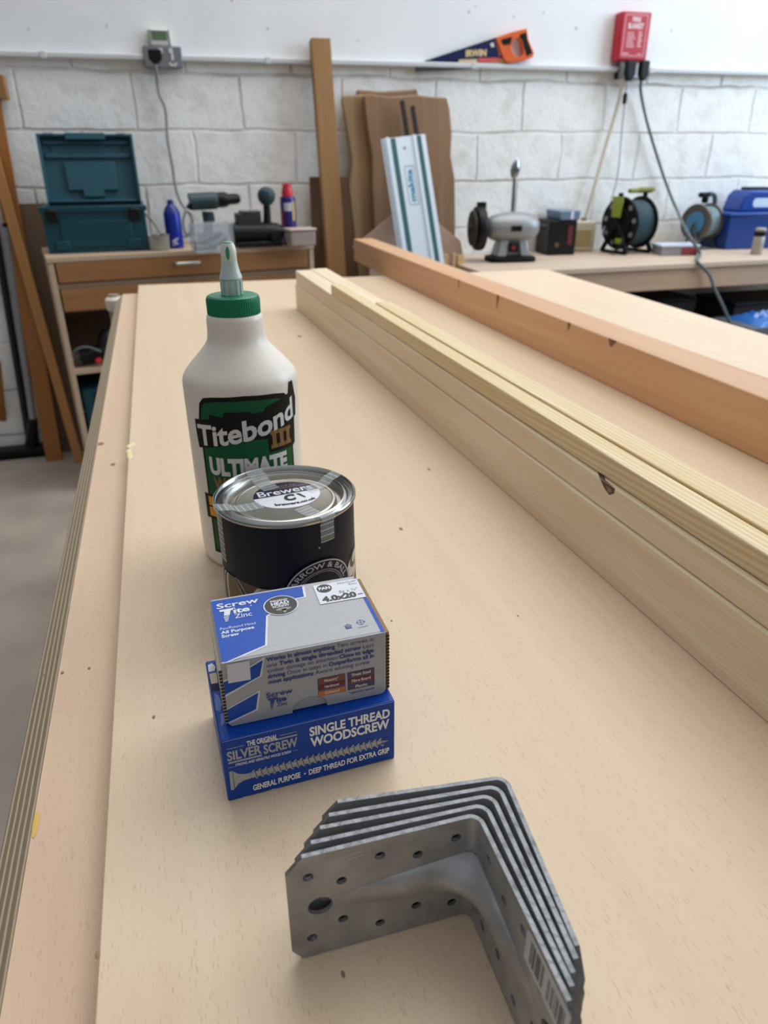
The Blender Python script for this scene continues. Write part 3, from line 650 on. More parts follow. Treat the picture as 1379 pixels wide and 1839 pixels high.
P.poly([(70.6,12.3),(73,14.2),(75.4,12.3),(74.8,12.3),(74.8,9.6),(71.2,9.6),(71.2,12.3)],2,1); P.poly([(71.8,12.3),(73,13.2),(74.2,12.3),(74.2,10.2),(71.8,10.2)],9,2); P.text('2W',71.9,74.1,10.5,1.3,2,.02,lv=3)
P.ring(81.0,13.6,2.0,2.3,2,1,n=24); P.rect(78.2,13.45,83.8,13.75,2); P.rect(80.85,10.8,81.15,16.4,2); P.text('torsion*',78,84.4,8.4,1.3,2,.0)
P.build('top_print', inks, t)

# ================================================================== ANGLE BRACKETS
m_zinc = bpy.data.materials.new('galvanised_steel'); m_zinc.use_nodes = True
nt = m_zinc.node_tree; p = nt.nodes['Principled BSDF']; p.inputs['Metallic'].default_value = .72; p.inputs['Roughness'].default_value = .36
tcn = nt.nodes.new('ShaderNodeTexCoord'); nn = nt.nodes.new('ShaderNodeTexNoise'); nn.inputs['Scale'].default_value = 55; nn.inputs['Detail'].default_value = 7
nt.links.new(tcn.outputs['Object'], nn.inputs['Vector']); rr = nt.nodes.new('ShaderNodeValToRGB'); rr.color_ramp.elements[0].position = .3; rr.color_ramp.elements[1].position = .7
rr.color_ramp.elements[0].color = srgb(150,151,152); rr.color_ramp.elements[1].color = srgb(184,185,187); nt.links.new(nn.outputs['Fac'], rr.inputs[0]); nt.links.new(rr.outputs[0], p.inputs['Base Color'])
r2 = nt.nodes.new('ShaderNodeMapRange'); r2.inputs[3].default_value = .40; r2.inputs[4].default_value = .62; nt.links.new(nn.outputs['Fac'], r2.inputs[0]); nt.links.new(r2.outputs[0], p.inputs['Roughness'])
RW = .0105
BT, BH, BL = .0020, .0665, .0865     # thickness, height, leg length
def leg_plate(holes, L0, L1):
    """flat plate in (d, z): d = distance from the inner corner; real punched holes"""
    cu = bpy.data.curves.new('plate','CURVE'); cu.dimensions = '2D'; cu.fill_mode = 'BOTH'; cu.extrude = BT/2
    ch = .0075
    def spl(pts):
        s = cu.splines.new('POLY'); s.points.add(len(pts)-1); s.use_cyclic_u = True
        for q_, (x, y) in zip(s.points, pts): q_.co = (x, y, 0, 1)
    spl([(L0,0),(L1-ch*.6,0),(L1,ch*.9),(L1,BH-ch*1.2),(L1-ch,BH),(L0,BH),(L0,BH/2+RW),(.030,BH/2+RW*.8),(.052,BH/2+.003),(.052,BH/2-.003),(.030,BH/2-RW*.8),(L0,BH/2-RW)])
    for x, y, r in holes: spl([(x+r*math.cos(2*math.pi*i/20), y+r*math.sin(2*math.pi*i/20)) for i in range(20)])
    o = bpy.data.objects.new('plate', cu); me = o.to_mesh()
    vs = [tuple(v.co) for v in me.vertices]; fs = [tuple(p_.vertices) for p_ in me.polygons]
    o.to_mesh_clear(); bpy.data.objects.remove(o); bpy.data.curves.remove(cu); return vs, fs
def hole_set(ds, big):
    hs = []
    for d, off in ds:
        for s in (-1,1): hs.append((d, BH/2+s*off, .0024))
    hs.append((big, BH/2, .0056)); return hs
HA = hole_set([(.0095,.0222),(.0275,.0175),(.045,.0230),(.0625,.0130),(.077,.0205)], .0725)
HB = hole_set([(.0145,.0224),(.031,.0180),(.048,.0235),(.0645,.0130),(.079,.0205)], .0745)
RI = .0045   # inner bend radius
def bracket_mesh(name):
    q = MB()
    # inner corner line at the origin; leg A runs along -X with its inner face at y=0, leg B runs along -Y with its inner face at x=0
    vs, fs = leg_plate(HA, RI, BL); q.add([(-d, BT/2+w_, z) for d, z, w_ in vs], fs)
    vs, fs = leg_plate(HB, RI, BL+.002); q.add([(BT/2+w_, -d, z) for d, z, w_ in vs], fs)
    n = 8; arc = []
    for i in range(n+1):
        a_ = math.radians(90*i/n); arc.append((math.sin(a_), math.cos(a_)))
    ri, ro = RI, RI+BT
    for za, zb in ((0,BH/2-RW),(BH/2+RW,BH)):
        vs = []; fs = []
        for sx_, sy_ in arc:
            for r in (ri, ro):
                for z in (za, zb): vs.append((-RI+r*sx_, -RI+r*sy_, z))
        for i in range(n):
            b = 4*i; c = 4*(i+1)
            fs += [(b,c,c+1,b+1),(b+2,b+3,c+3,c+2),(b,b+2,c+2,c),(b+1,c+1,c+3,b+3)]
        q.add(vs, fs)
    # pressed stiffening rib bulging into the corner
    S, Tn = 44, 24; D = .060; RF = .026; vs = []
    def L_in(s):    # inner face of the bent plate, s in -1..1 (-1 = leg A end)
        x = s*D
        if abs(x) < RI*.7854:
            a_ = math.radians(45)+x/RI; return Vector((-RI+RI*math.sin(a_), -RI+RI*math.cos(a_)))
        d = RI+abs(x)-RI*.7854; return Vector((-d,0)) if x < 0 else Vector((0,-d))
    def ridge(s):
        x = s*D; A = RF*.7854; t_ = max(0, min(1, (D-abs(x))/(D-A))); h = .0042*t_*t_*(3-2*t_)
        if abs(x) < A:
            a_ = math.radians(45)+x/RF; R_ = RF-h; return Vector((-RF+R_*math.sin(a_), -RF+R_*math.cos(a_)))
        d = RF+abs(x)-A; return Vector((-d,-h)) if x < 0 else Vector((-h,-d))
    for i in range(S+1):
        s = -1+2*i/S; b0 = L_in(s); m0 = ridge(s); hw = .0030+.0085*(1-abs(s))**.55
        for k in range(Tn+1):
            tt = -1+2*k/Tn; bell = (1-tt*tt)**.75*(1-.0*tt)
            pnt = b0+(m0-b0)*bell; vs.append((pnt.x-.00004, pnt.y-.00004, BH/2+tt*hw))
    fs = [(i*(Tn+1)+k,(i+1)*(Tn+1)+k,(i+1)*(Tn+1)+k+1,i*(Tn+1)+k+1) for i in range(S) for k in range(Tn)]
    q.add(vs, fs)
    o = q.build(name, [m_zinc, mat('darkened_cut_edge',(124,127,131),.5,.8,var=.3,vscale=160,bump=.6,bscale=260)], None, sharp=42)
    for p_ in o.data.polygons:      # cut edges: rough, and darkened to tone down the rooflight reflection
        c_ = p_.center
        if abs(p_.normal.z) > .5 and (c_.z < .004 or c_.z > BH-.0105) or (p_.normal.x < -.6 and c_.x < -.07) or (p_.normal.y < -.6 and c_.y < -.07): p_.material_index = 1
    return o
BR_G = 'nested angle brackets on the sheet'
proto = bracket_mesh('angle_bracket'); proto.rotation_euler = (0, math.radians(.25), math.radians(-.9))
blab = ['galvanised angle bracket nearest the camera, with a barcode sticker on its right leg','second galvanised angle bracket in the nested row, just behind the one with the barcode sticker',
        'middle galvanised angle bracket of the nested row of five','fourth angle bracket of the nested row, second from the screw boxes','last angle bracket of the nested row, nearest the blue screw box']
for i in range(5):
    o = proto if i == 0 else proto.copy()
    if i: COL.objects.link(o)
    o.location = (.1028+.0052*i, .2020+.0040*i, TZ+.0003)
    if i: o.rotation_euler = (0, math.radians(.22-.04*i), math.radians(-.9-1.4*i+[0,.2,-.1,.2,0][i]))
    tag(o, blab[i], 'bracket', BR_G)
    if i == 0: near = o
    if i == 3: fourth = o
# barcode sticker and scratched marks on the nearest bracket
P = Print(lambda u,v,l: (-.00006-l*LIFT, -u/1000, v/1000))
P.poly([(51.5,62.6),(54,64.6),(85,64.6),(85,45.5),(51.5,45.5)],0,1)
for c, x in ((12.4,52.6),(2.4,66)): P.ellipse
x = 55.5
while x < 66: P.rect(x,48.5,x+random.choice((.35,.5,.8)),61.5,1,2); x += random.choice((1.0,1.3,1.6))
x = 69.5
while x < 82: P.rect(x,48.5,x+random.choice((.35,.5,.8)),60.5,1,2); x += random.choice((1.0,1.3,1.6))
P.build('barcode_sticker', [mat('sticker_paper',(196,196,198),.5), mat('barcode_ink',(40,38,40),.5)], near)
for sp in (((-59.5,61.7),(-52.6,62.0),(-52.6,62.4),(-59.5,62.1)),((-59.5,58.9),(-52.6,59.3),(-52.6,59.7),(-59.5,59.3)),((-35,5.2),(-33,6.0),(-33,6.3),(-35,5.5)),((-30,6.0),(-27.5,7.3),(-27.5,7.6),(-30,6.3))):
    P = Print(lambda u,v,l: (u/1000, -l*LIFT, v/1000)); P.poly(sp,0); P.build('scratch', [mat('bright_scratch',(214,214,212),.4,.6)], near)
P = Print(lambda u,v,l: (-u/1000, -l*LIFT*2, v/1000))
P.text('SIMPSON-T', 12,38,61,3.2,0,.02); P.text('B',50,52.4,60.5,3.4,0,.02)
P.build('stamped_mark', [mat('stamped_zinc',(206,208,210),.35,.9)], fourth)

# ================================================================== BACKGROUND
def hit(px, py, o, n):
    d = ROT @ _cam(px, py); return EYE + d*((Vector(o)-EYE).dot(Vector(n))/d.dot(Vector(n)))
def frame(p0, p1, face=(0,-1,0)):
    """matrix whose z runs p0 -> p1 and whose -y looks towards face"""
    z = (p1-p0).normalized(); f = Vector(face); y = -(f-z*f.dot(z)).normalized(); x = y.cross(z)
    return Matrix(((x.x,y.x,z.x,p0.x),(x.y,y.y,z.y,p0.y),(x.z,y.z,z.z,p0.z),(0,0,0,1)))
def down_to(p0, p1, z):
    """carry the line from p1 through p0 on to level z"""
    return p1+(p0-p1)*((z-p1.z)/(p0.z-p1.z))
def plank(name, label, cat, bot, top, w, th, m, bevel=.002, group=None):
    o = MB(); o.box((-w/2,0,0),(w/2,th,(top-bot).length)); ob = o.build(name, m, None, bevel); ob.matrix_world = frame(bot, top); return tag(ob, label, cat, group)
# ---------------- drawer cabinet
CZ = .952
ca_ = at_z(83,463,CZ); cb_ = at_z(563,437.5,CZ); cyaw = math.atan2(cb_.y-ca_.y, cb_.x-ca_.x); CW = (cb_-ca_).length; CD = .38
cn = Vector((math.sin(cyaw), -math.cos(cyaw), 0)); cu_ = Vector((math.cos(cyaw), math.sin(cyaw), 0))
def cf(px, py): p = hit(px, py, ca_, cn); return (p-ca_).dot(cu_), p.z
t = thing('drawer_cabinet', 'beech-look drawer cabinet with two orange-brown drawers, against the blockwork wall', 'cabinet', (ca_.x,ca_.y,0), cyaw)
m_carc = wood('carcass_beech', (196,172,146), (180,154,128), 'X', 8, .8, .5)
m_drw = wood('drawer_front', (160,114,72), (144,98,58), 'X', 8, .8, .45)
q = MB(); q.box((-.003,-.004,CZ-.020),(CW,CD,CZ)); q.build('top', m_carc, t, .003)
for x in (0, CW-.022):
    q = MB(); q.box((x,0,0),(x+.020,CD,CZ-.0205)); q.build('side_panel', m_carc, t, .002)
q = MB(); q.box((.020,CD-.012,.02),(CW-.022,CD,CZ-.021)); q.build('back_panel', mat('cabinet_back',(92,66,46),.7), t)
z1a, z1b = cf(98,472)[1], cf(108,509)[1]; z2a, z2b = cf(102,521)[1], cf(110,561)[1]
for za, zb in ((z1a,z1b),(z2a,z2b)):
    q = MB(); q.box((.026,-.002,zb),(CW-.028,.018,za)); dr = q.build('drawer', m_drw, t, .002)
    hx0, hz0 = cf(315,486); hx1 = cf(358,480)[0]; zc = (za+zb)/2+.010
    q = MB(); q.tube(smooth_path([(hx0,-.002,zc),(hx0+.004,-.026,zc),(hx0+.02,-.030,zc),(hx1-.02,-.030,zc),(hx1-.004,-.026,zc),(hx1,-.002,zc)],5), .007, 10, 0); q.build('handle', mat('brushed_handle',(190,186,180),.35,.9), dr)
q = MB(); q.box((.020,.0,z1b-.022),(CW-.022,.02,z1b-.004)); q.build('rail', mat('rail_brown',(128,104,80),.6), t)
zs = cf(140,665)[1]; q = MB(); q.box((.020,.012,zs-.022),(CW-.022,CD-.012,zs)); q.build('shelf', m_carc, t, .002)
q = MB(); q.box((.020,.03,.03),(CW-.022,CD-.012,.05)); q.build('bottom', m_carc, t)
q = MB(); q.box((.020,.02,z2b-.010),(CW-.022,CD-.012,z2b)); q.build('dust_panel', mat('cabinet_back',(92,66,46),.7), t)
def cab(px, py, lift=0): p = at_z(px, py, CZ); p.z += lift; return p
M_BLK = mat('black_plastic',(14,14,15),.45,spec=.3); M_BLK2 = mat('black_rubber',(11,11,12),.7,spec=.25); M_TEAL = mat('teal_plastic',(0,64,78),.45,bump=.05); M_TEAL2 = mat('teal_inner',(36,84,98),.5); M_DTEAL = mat('dark_teal',(34,62,68),.5)
M_STEEL = mat('bright_steel',(160,162,165),.22,1); M_GREYM = mat('grey_cast',(150,152,154),.4,.3)
# tools on the cabinet shelf and the teal case beneath
so = ca_ + cu_*.05 - cn*.06
def inside(px, py, z): p = hit(px, py, so, cn); return Vector((p.x, p.y, z))
p = at_z(168,652,zs); p = inside(172,640,zs)
t = thing('power_tool', 'black power tool with a red button lying on the cabinet shelf', 'tool', p, cyaw)
q = MB(); q.tube(smooth_path([(-.06,0,.035),(-.02,0,.04),(.03,.0,.05),(.09,0,.045)],5),[.030]*16,12); q.tube([(.03,0,.05),(.05,.01,.11),(.06,.02,.125)],[.024,.026,.02],10); q.lathe([(.035,0),(.038,.03),(.03,.05),(0,.052)],16,0,TR(.09,0,.045)@RY(80)); q.build('body', M_BLK, t)
q = MB(); q.lathe([(.014,0),(.014,.01),(.009,.016),(0,.017)],12,0,TR(.005,-.034,.022)@RX(75)); q.build('button', mat('red_plastic',(176,40,44),.4), t)
q = MB(); q.tube(smooth_path([(-.06,0,.03),(-.09,-.02,.04),(-.075,-.04,.075),(-.03,-.045,.085),(.02,-.04,.06)],6),.005,8); q.build('cord', mat('grey_cord',(96,98,100),.5), t)
p = ca_+cu_*(.125)-cn*.07; p.z = .051
t = thing('tool_case', 'closed teal tool case with a black latch in the bottom of the cabinet', 'case', p, cyaw)
q = MB(); q.box((-.095,0,0),(.30,.26,.375)); q.build('body', M_TEAL, t, .012, 3)
for x in (-.02,.22):
    q = MB(); q.box((x-.024,-.010,.285),(x+.024,.002,.355)); q.build('latch', M_BLK, t, .004)
q = MB(); q.box((-.10,-.004,.28),(.305,.264,.286)); q.build('lid_seam', M_DTEAL, t)
# ---------------- open teal toolbox
p0 = cab(92,456.5); p1 = cab(267,450)
TW = (p1-p0).length; tyaw = math.atan2(p1.y-p0.y, p1.x-p0.x)
tn = Vector((math.sin(tyaw),-math.cos(tyaw),0))
th_ = hit(75,372,p0,tn).z-CZ; TD = .255
t = thing('toolbox', 'open teal plastic toolbox with its lid up and two black latches, on the cabinet', 'toolbox', (p0.x,p0.y,CZ+.0005), tyaw)
q = MB(); wt = .006
for lo, hi in (((-wt,0,0),(TW+wt,TD,.012)),((-wt,0,0),(TW+wt,.010,th_)),((-wt,TD-.010,0),(TW+wt,TD,th_)),((-wt,0,0),(.006,TD,th_)),((TW-.006,0,0),(TW+wt,TD,th_))): q.box(lo,hi)
q.box((-.014,-.006,th_-.020),(TW+.014,.002,th_)); q.box((.05,-.004,.02),(TW-.05,.001,th_-.05))
for x in (.025, TW-.075): q.box((x,-.008,.012),(x+.05,.002,.045))
q.build('body', M_TEAL, t, .003)
for x in (.010, TW-.052):
    q = MB(); q.box((x,-.012,th_-.055),(x+.040,.0,th_-.008)); q.box((x+.004,-.016,th_-.020),(x+.036,-.010,th_-.012)); q.build('latch', M_BLK, t, .004)
# lid: shallow tray leaning back from the hinge
hl = hit(75,241,Vector((p0.x,p0.y,0))-tn*(TD+.05),tn).z-CZ-th_
q = MB(); LW0, LW1 = .006, TW-.006
q.box((LW0,0,0),(LW1,.012,hl)); q.box((LW0-.006,-.030,0),(LW0+.004,.010,hl)); q.box((LW1-.004,-.030,0),(LW1+.006,.010,hl)); q.box((LW0,-.030,hl-.010),(LW1,.010,hl)); q.box((LW0,-.020,0),(LW1,.010,.008))
q.box((LW0+.10,-.038,hl-.022),(LW1-.10,-.006,hl+.002))
lidm = [M_TEAL2, M_TEAL]
q.box((.02,-.012,hl*.66),(TW-.02,.001,hl*.72),0); q.box((.02,-.014,hl*.86),(TW-.02,.001,hl*.90),0)
q.prism([(.085,hl*.18),(.085,hl*.60),(TW-.085,hl*.60),(TW-.085,hl*.18),(TW-.14,hl*.18),(TW-.14,hl*.08),(.14,hl*.08),(.14,hl*.18)],0,.014,0,RX(90))
for x in (.045, TW-.045): q.lathe([(.008,0),(.008,.004),(0,.004)],12,1,TR(x,0,hl*.80)@RX(90))
for x in (.03, TW-.06):
    for k in range(4): q.box((x+k*.009,-.034,hl-.012),(x+k*.009+.005,-.028,hl+.004),1)
lo_ = q.build('lid', lidm, t, .0025); lo_.location = (0,TD-.004,th_); lo_.rotation_euler = (math.radians(-9),0,0)
q = MB(); q.tube([(.02,TD-.002,th_-.002),(TW-.02,TD-.002,th_-.002)],.006,10); q.build('hinge', M_DTEAL, t)
# ---------------- small things on the cabinet
p = cab(288,449); t = thing('fixings_tub', 'small clear tub of shiny fixings beside the teal toolbox', 'tub', p, cyaw)
m_clear = mat('clear_plastic',(206,206,200),.2,spec=.5,alpha=.38)
q = MB(); q.lathe([(.034,0),(.038,.004),(.041,.055),(.043,.058)],28,0,None,False); q.lathe([(.034,0),(0,.0005)],28); q.build('tub', mat('cloudy_plastic',(170,168,158),.35,alpha=.75), t)
for k in range(9):
    a_ = k*2.4; r = .009*math.sqrt(k); q = MB(); q.lathe([(.004,0),(.004,.016),(.009,.018),(.009,.023),(0,.024)],10,0,TR(r*math.cos(a_),r*math.sin(a_),.035+.002*(k%3))@RX(20*math.sin(k*3))@RY(25*math.cos(k*2))); q.build('fixing', M_STEEL, t)
p = cab(316,445); t = thing('spray_can', 'blue aerosol can with a white swirl near its base, between the toolbox and drill', 'can', p)
q = MB(); q.lathe([(.030,0),(.033,.003),(.033,.128),(.032,.132)],28); q.build('body', mat('blue_can',(16,40,150),.3,.2,spec=.6), t)
q = MB(); q.lathe([(.032,.132),(.026,.148),(.017,.160),(.013,.164),(.012,.178),(.006,.182),(0,.182)],24); q.build('cap', mat('blue_cap',(14,34,118),.35), t)
P = Print(on_cyl(.033),3)
for (cx, cy, rx, ry, ro) in ((-2,30,13,6,30),(3,20,9,4,-20),(-8,14,6,3,10),(10,38,5,2.5,40)): P.ellipse(cx,cy,rx,ry,0,1,24,ro)
P.build('label', [mat('can_print',(188,192,214),.4)], t)
p = cab(383,451); t = thing('storage_tub', 'clear plastic tub of grey oddments in front of the drill', 'tub', p, cyaw)
q = MB(); a0, b0, h0 = .075,.05,.105
for lo, hi in (((-a0,-b0,0),(a0,b0,.003)),((-a0,-b0,0),(a0,-b0+.002,h0)),((-a0,b0-.002,0),(a0,b0,h0)),((-a0,-b0,0),(-a0+.002,b0,h0)),((a0-.002,-b0,0),(a0,b0,h0)),((-a0-.005,-b0-.005,h0-.006),(a0+.005,-b0+.001,h0))): q.box(lo,hi)
q.build('tub', mat('tub_plastic',(196,204,210),.25,alpha=.28), t, .001)
for k,(x,y,l,a) in enumerate(((-.03,-.01,.09,15),(.01,.01,.10,-12),(.02,-.02,.08,28),(-.01,.02,.11,5))):
    q = MB(); q.tube([(-l/2,0,0),(l/2,0,.012*k)],.009,8,0,TR(x,y,.016+.004*k)@RZ(a)); q.build('oddment', mat('grey_oddment',(96,98,98),.5), t)
# cordless drill standing behind the tub
pd = cab(377,437); pd.y += .02
t = thing('cordless_drill', 'dark teal cordless drill standing upright behind the clear tub', 'drill', pd, cyaw-.05)
M_DR = mat('drill_teal',(40,66,72),.5)
q = MB(); q.box((-.045,-.04,0),(.045,.04,.04)); q.build('battery', M_BLK, t, .006)
q = MB(); q.tube([(-.002,0,.035),(.002,0,.07),(.006,0,.125)],[.022,.020,.025],14); q.tube(smooth_path([(-.062,0,.163),(-.055,0,.165),(.03,0,.167),(.055,0,.169)],3),[.022,.030]+[.034]*6+[.030]*2,16); q.build('body', M_DR, t)
q = MB(); q.lathe([(.030,0),(.031,.02),(.029,.04),(.022,.05),(.021,.085),(.014,.098),(.009,.10),(0,.10)],20,0,TR(.05,0,.169)@RY(88)); q.build('chuck', M_BLK, t)
q = MB(); q.box((.016,-.006,.085),(.032,.006,.115)); q.build('trigger', M_BLK2, t, .003)
# black planer with a knobbed upright handle
pp = cab(465,441); t = thing('power_planer', 'black power tool with an upright ball-ended handle, beside the drill', 'tool', pp, cyaw)
q = MB(); q.tube(smooth_path([(-.115,0,.050),(-.09,0,.052),(0,0,.050),(.075,0,.045),(.105,0,.036)],4),[.030,.036]+[.042]*11+[.038]*3+[.026],16); q.box((-.10,-.05,.0),(.09,.05,.02)); q.build('body', M_BLK, t, .003)
q = MB(); q.box((-.088,-.028,.078),(.012,.028,.128)); q.box((-.070,-.03,.128),(.012,.03,.136)); q.build('motor_housing', mat('charcoal_plastic',(44,45,48),.35), t, .008)
q = MB(); q.tube([(.038,0,.05),(.044,0,.10),(.046,0,.155)],[.024,.016,.014],14); q.build('handle', M_BLK, t)
q = MB(); q.lathe([(.0,-.036),(.02,-.031),(.033,-.015),(.037,.003),(.031,.022),(.015,.034),(0,.036)],22,0,TR(.047,0,.188)); q.build('knob', M_DTEAL, t)
q = MB(); q.lathe([(.024,0),(.024,.012),(0,.012)],16,0,TR(.065,-.04,.035)@RX(80)); q.build('adjuster', M_BLK2, t)
q = MB()
for k in range(7): q.tube([( -.0+k*.016,-.05,.012),(.004+k*.016,-.062,.004)],.006,6)
q.build('dust_skirt', M_BLK2, t)
pw = cab(523,437); pw.y += .03; t = thing('aerosol_can', 'slim aerosol can with a red cap and dark blue body, near the tall post', 'can', pw)
q = MB(); q.lathe([(.030,0),(.0325,.003),(.0325,.175),(.030,.182)],26); q.build('body', mat('navy_can',(44,40,112),.3,.1), t)
q = MB(); q.lathe([(.024,.182),(.024,.205),(.020,.215),(.019,.232),(0,.234)],22); q.build('cap', mat('red_cap',(200,40,60),.4), t)
P = Print(on_cyl(.0325),3); P.rect(-24,128,10,160,0); P.rect(14,90,26,165,1); P.rect(-28,25,12,60,0); P.rect(-36,60,-22,125,2); P.build('label', [mat('can_white',(206,206,214),.4), mat('can_yellow',(206,180,70),.4), mat('can_red',(150,40,56),.4)], t)
pk = cab(540,441); t = thing('plastic_tub', 'small cloudy pinkish plastic tub at the right end of the cabinet top', 'tub', pk, cyaw)
q = MB(); q.box((-.055,-.04,0),(.055,.04,.060)); q.build('tub', mat('cloudy_pink',(176,160,152),.35,alpha=.8), t, .008,3)
q = MB(); q.box((-.059,-.044,.060),(.059,.044,.069)); q.build('lid', mat('cloudy_pink_lid',(190,170,162),.4), t, .004)
# ---------------- left socket, meter and its cable
def wall_box(pxs, Y): return at_y(*pxs[0],Y), at_y(*pxs[1],Y)
a, b = wall_box(((260,122),(325,83)), WY-.045)
t = thing('double_socket', 'grey metal-clad double socket on the trunking above the drill', 'socket', (a.x,WY-.045,a.z))
W_, H_ = b.x-a.x, b.z-a.z
M_SOCK = mat('socket_grey',(128,130,136),.4,.2); M_PLATE = mat('socket_plate',(168,170,172),.35,.4)
q = MB(); q.box((0,.004,0),(W_,.033,H_)); q.build('back_box', M_SOCK, t, .006,3)
q = MB(); q.box((.002,0,.002),(W_-.002,.005,H_-.002)); q.build('face_plate', M_SOCK, t, .002)
for x in (.40,.66):
    q = MB(); q.box((W_*x,-.003,H_*.66),(W_*x+.016,.001,H_*.88)); q.build('switch', mat('switch_white',(206,206,204),.4), t, .002)
q = MB()
for dx, dz, hh in ((0,.36,.026),(-.011,.16,.008),(.011,.16,.008)): q.box((W_*.74+dx-.005,-.002,H_*dz),(W_*.74+dx+.005,.0005,H_*dz+hh))
q.box((W_*.74-.012,-.002,H_*.10),(W_*.74+.012,.0005,H_*.20)); q.build('outlet', mat('switch_white',(206,206,204),.4), t, .001)
a2, b2 = wall_box(((268,82),(305,54)), WY-.04)
t = thing('timer_unit', 'small white wall unit with a green-grey display, above the left double socket', 'timer', (a2.x,WY-.04,a2.z+.001))
W_, H_ = b2.x-a2.x, b2.z-a2.z
q = MB(); q.box((0,0,0),(W_,.027,H_)); q.build('case', mat('unit_white',(204,204,196),.4), t, .004)
q = MB(); q.box((W_*.16,-.002,H_*.36),(W_*.84,.001,H_*.92)); q.build('display', mat('lcd_green',(98,116,92),.3), t)
for x in (.06,.90):
    q = MB(); q.box((W_*x,-.002,.0),(W_*(x+.04),.0,H_)); q.build('side_trim', M_SOCK, t)
def plug(t, px0, px1, Y, m=None):
    a_, b_ = at_y(*px0,Y), at_y(*px1,Y); q = MB(); w_, h_ = b_.x-a_.x, b_.z-a_.z
    q.prism([(0,h_*.35),(0,h_*.9),(w_*.1,h_),(w_*.9,h_),(w_,h_*.9),(w_,h_*.35),(w_*.68,0),(w_*.32,0)],-.034,0,0,TR(a_.x,Y+.0,a_.z)@RX(90)@Matrix.Diagonal((1,1,-1,1))@TR(0,0,0))
    return q.build('plug', m or M_BLK, t, .004)
YS = WY-.0455
t = thing('power_lead', 'grey power lead plugged into the left socket and looping down behind the blue can', 'lead', (0,0,0))
plug(t,(268,115),(289,90),YS-.034)
pts = [at_y(278,114,YS-.02), at_y(281,130,YS-.01)]+[at_y(x,y,WY-.035) for x,y in ((283,152),(287,172),(296,192),(299,215),(301,250),(310,300),(314,330),(322,358),(332,374))]+[at_y(x,y,WY-.06) for x,y in ((343,388),(345,405),(340,420),(333,418),(329,398),(334,380),(343,385),(347,400),(345,420))]
q = MB(); q.tube(smooth_path(pts,6),.0062,8); q.build('cord', mat('grey_cable',(150,150,146),.5), t)
q = MB(); cz_ = CZ+.006
q.tube(smooth_path([at_y(262,385,3.45),at_y(272,395,3.42),at_y(284,412,3.38),cab(296,440,.006),cab(303,442,.006)],6),.0055,8)
tag(q.build('short_cable', mat('grey_cable2',(140,134,126),.5)), 'short grey cable sloping from the toolbox side to the cabinet top', 'cable')
# ---------------- hand saw on the trunking
YSAW = WY-.033
S0 = at_y(762,111,YSAW)
def sw(px, py): p = at_y(px,py,YSAW); return ((p.x-S0.x), (p.z-S0.z))
t = thing('hand_saw', 'hand saw with a dark blue blade and orange and black handle, resting on the trunking', 'saw', S0)
FR = RX(90)
q = MB(); q.prism([sw(762,109.5),sw(892,67),sw(908,112),sw(800,112),sw(764,112)],-.0007,.0007,0,FR)
bl_ = q.build('blade', [mat('saw_blue',(30,36,80),.35,.3)], t)
P = Print(lambda u,v,l: (u/1000,-.0008-l*LIFT,v/1000))
mm_ = lambda px,py: tuple(1000*c for c in sw(px,py))
P.poly([mm_(824,107),mm_(856,106),mm_(857,112),mm_(823,112)],0); P.poly([mm_(858,104.5),mm_(897,103.5),mm_(899,111),mm_(859,111.5)],1); P.poly([mm_(898,104),mm_(904,104),mm_(907,112),mm_(880,112),mm_(880,111),mm_(899,110.5)],2)
P.poly([mm_(880,78),mm_(886,76),mm_(888,84),mm_(882,85)],3); P.poly([mm_(888,69),mm_(893,68),mm_(900,100),mm_(896,101)],4)
u0, v0 = mm_(836,101.5); u1, v1 = mm_(873,100); P.text('IRWIN', u0, u1, v0, mm_(836,90.5)[1]-v0, 5, .05, slope=(v1-v0)/(u1-u0))
P.build('print', [mat('saw_tan',(214,190,150),.4), mat('saw_red',(216,84,84),.4), mat('saw_yellow',(222,180,80),.4), mat('saw_white',(216,216,216),.4), mat('saw_pink',(206,150,160),.4), mat('saw_gold',(222,196,140),.4)], bl_)
hp = [sw(*c) for c in ((889,68),(915,59),(944,51.5),(947,72),(957,96),(955,103),(938,110),(912,113),(905,111),(898,95))]
hole = [sw(*c) for c in ((919,72),(928,68),(935,76),(938,97),(932,104),(922,101),(916,88))]
cu = bpy.data.curves.new('h','CURVE'); cu.dimensions='2D'; cu.fill_mode='BOTH'; cu.extrude=.012
for pts in (hp, hole):
    s = cu.splines.new('POLY'); s.points.add(len(pts)-1); s.use_cyclic_u = True
    for q_,(x,y) in zip(s.points, pts): q_.co = (x,y,0,1)
oc = bpy.data.objects.new('h', cu); me = oc.to_mesh(); vs = [tuple(v.co) for v in me.vertices]; fs = [tuple(p_.vertices) for p_ in me.polygons]; oc.to_mesh_clear(); bpy.data.objects.remove(oc); bpy.data.curves.remove(cu)
q = MB(); q.add(vs, fs, 0, FR); h_ = q.build('handle', mat('saw_orange',(222,96,26),.45), t, .002)
q = MB(); q.prism([sw(*c) for c in ((932,62),(943,58),(945,72),(954,96),(944,102),(939,88),(936,74),(930,67))],-.0135,.0135,0,FR); q.build('grip', M_BLK2, h_, .002)
q = MB(); q.prism([sw(*c) for c in ((897,72),(918,66),(915,80),(905,82),(900,80))],-.0135,.0135,0,FR); q.build('horn_pad', M_BLK2, h_, .002)
c_ = [at_y(x,y,WY-.030) for x,y in ((746,119.5),(852,123.5),(800,127),(746,129))]
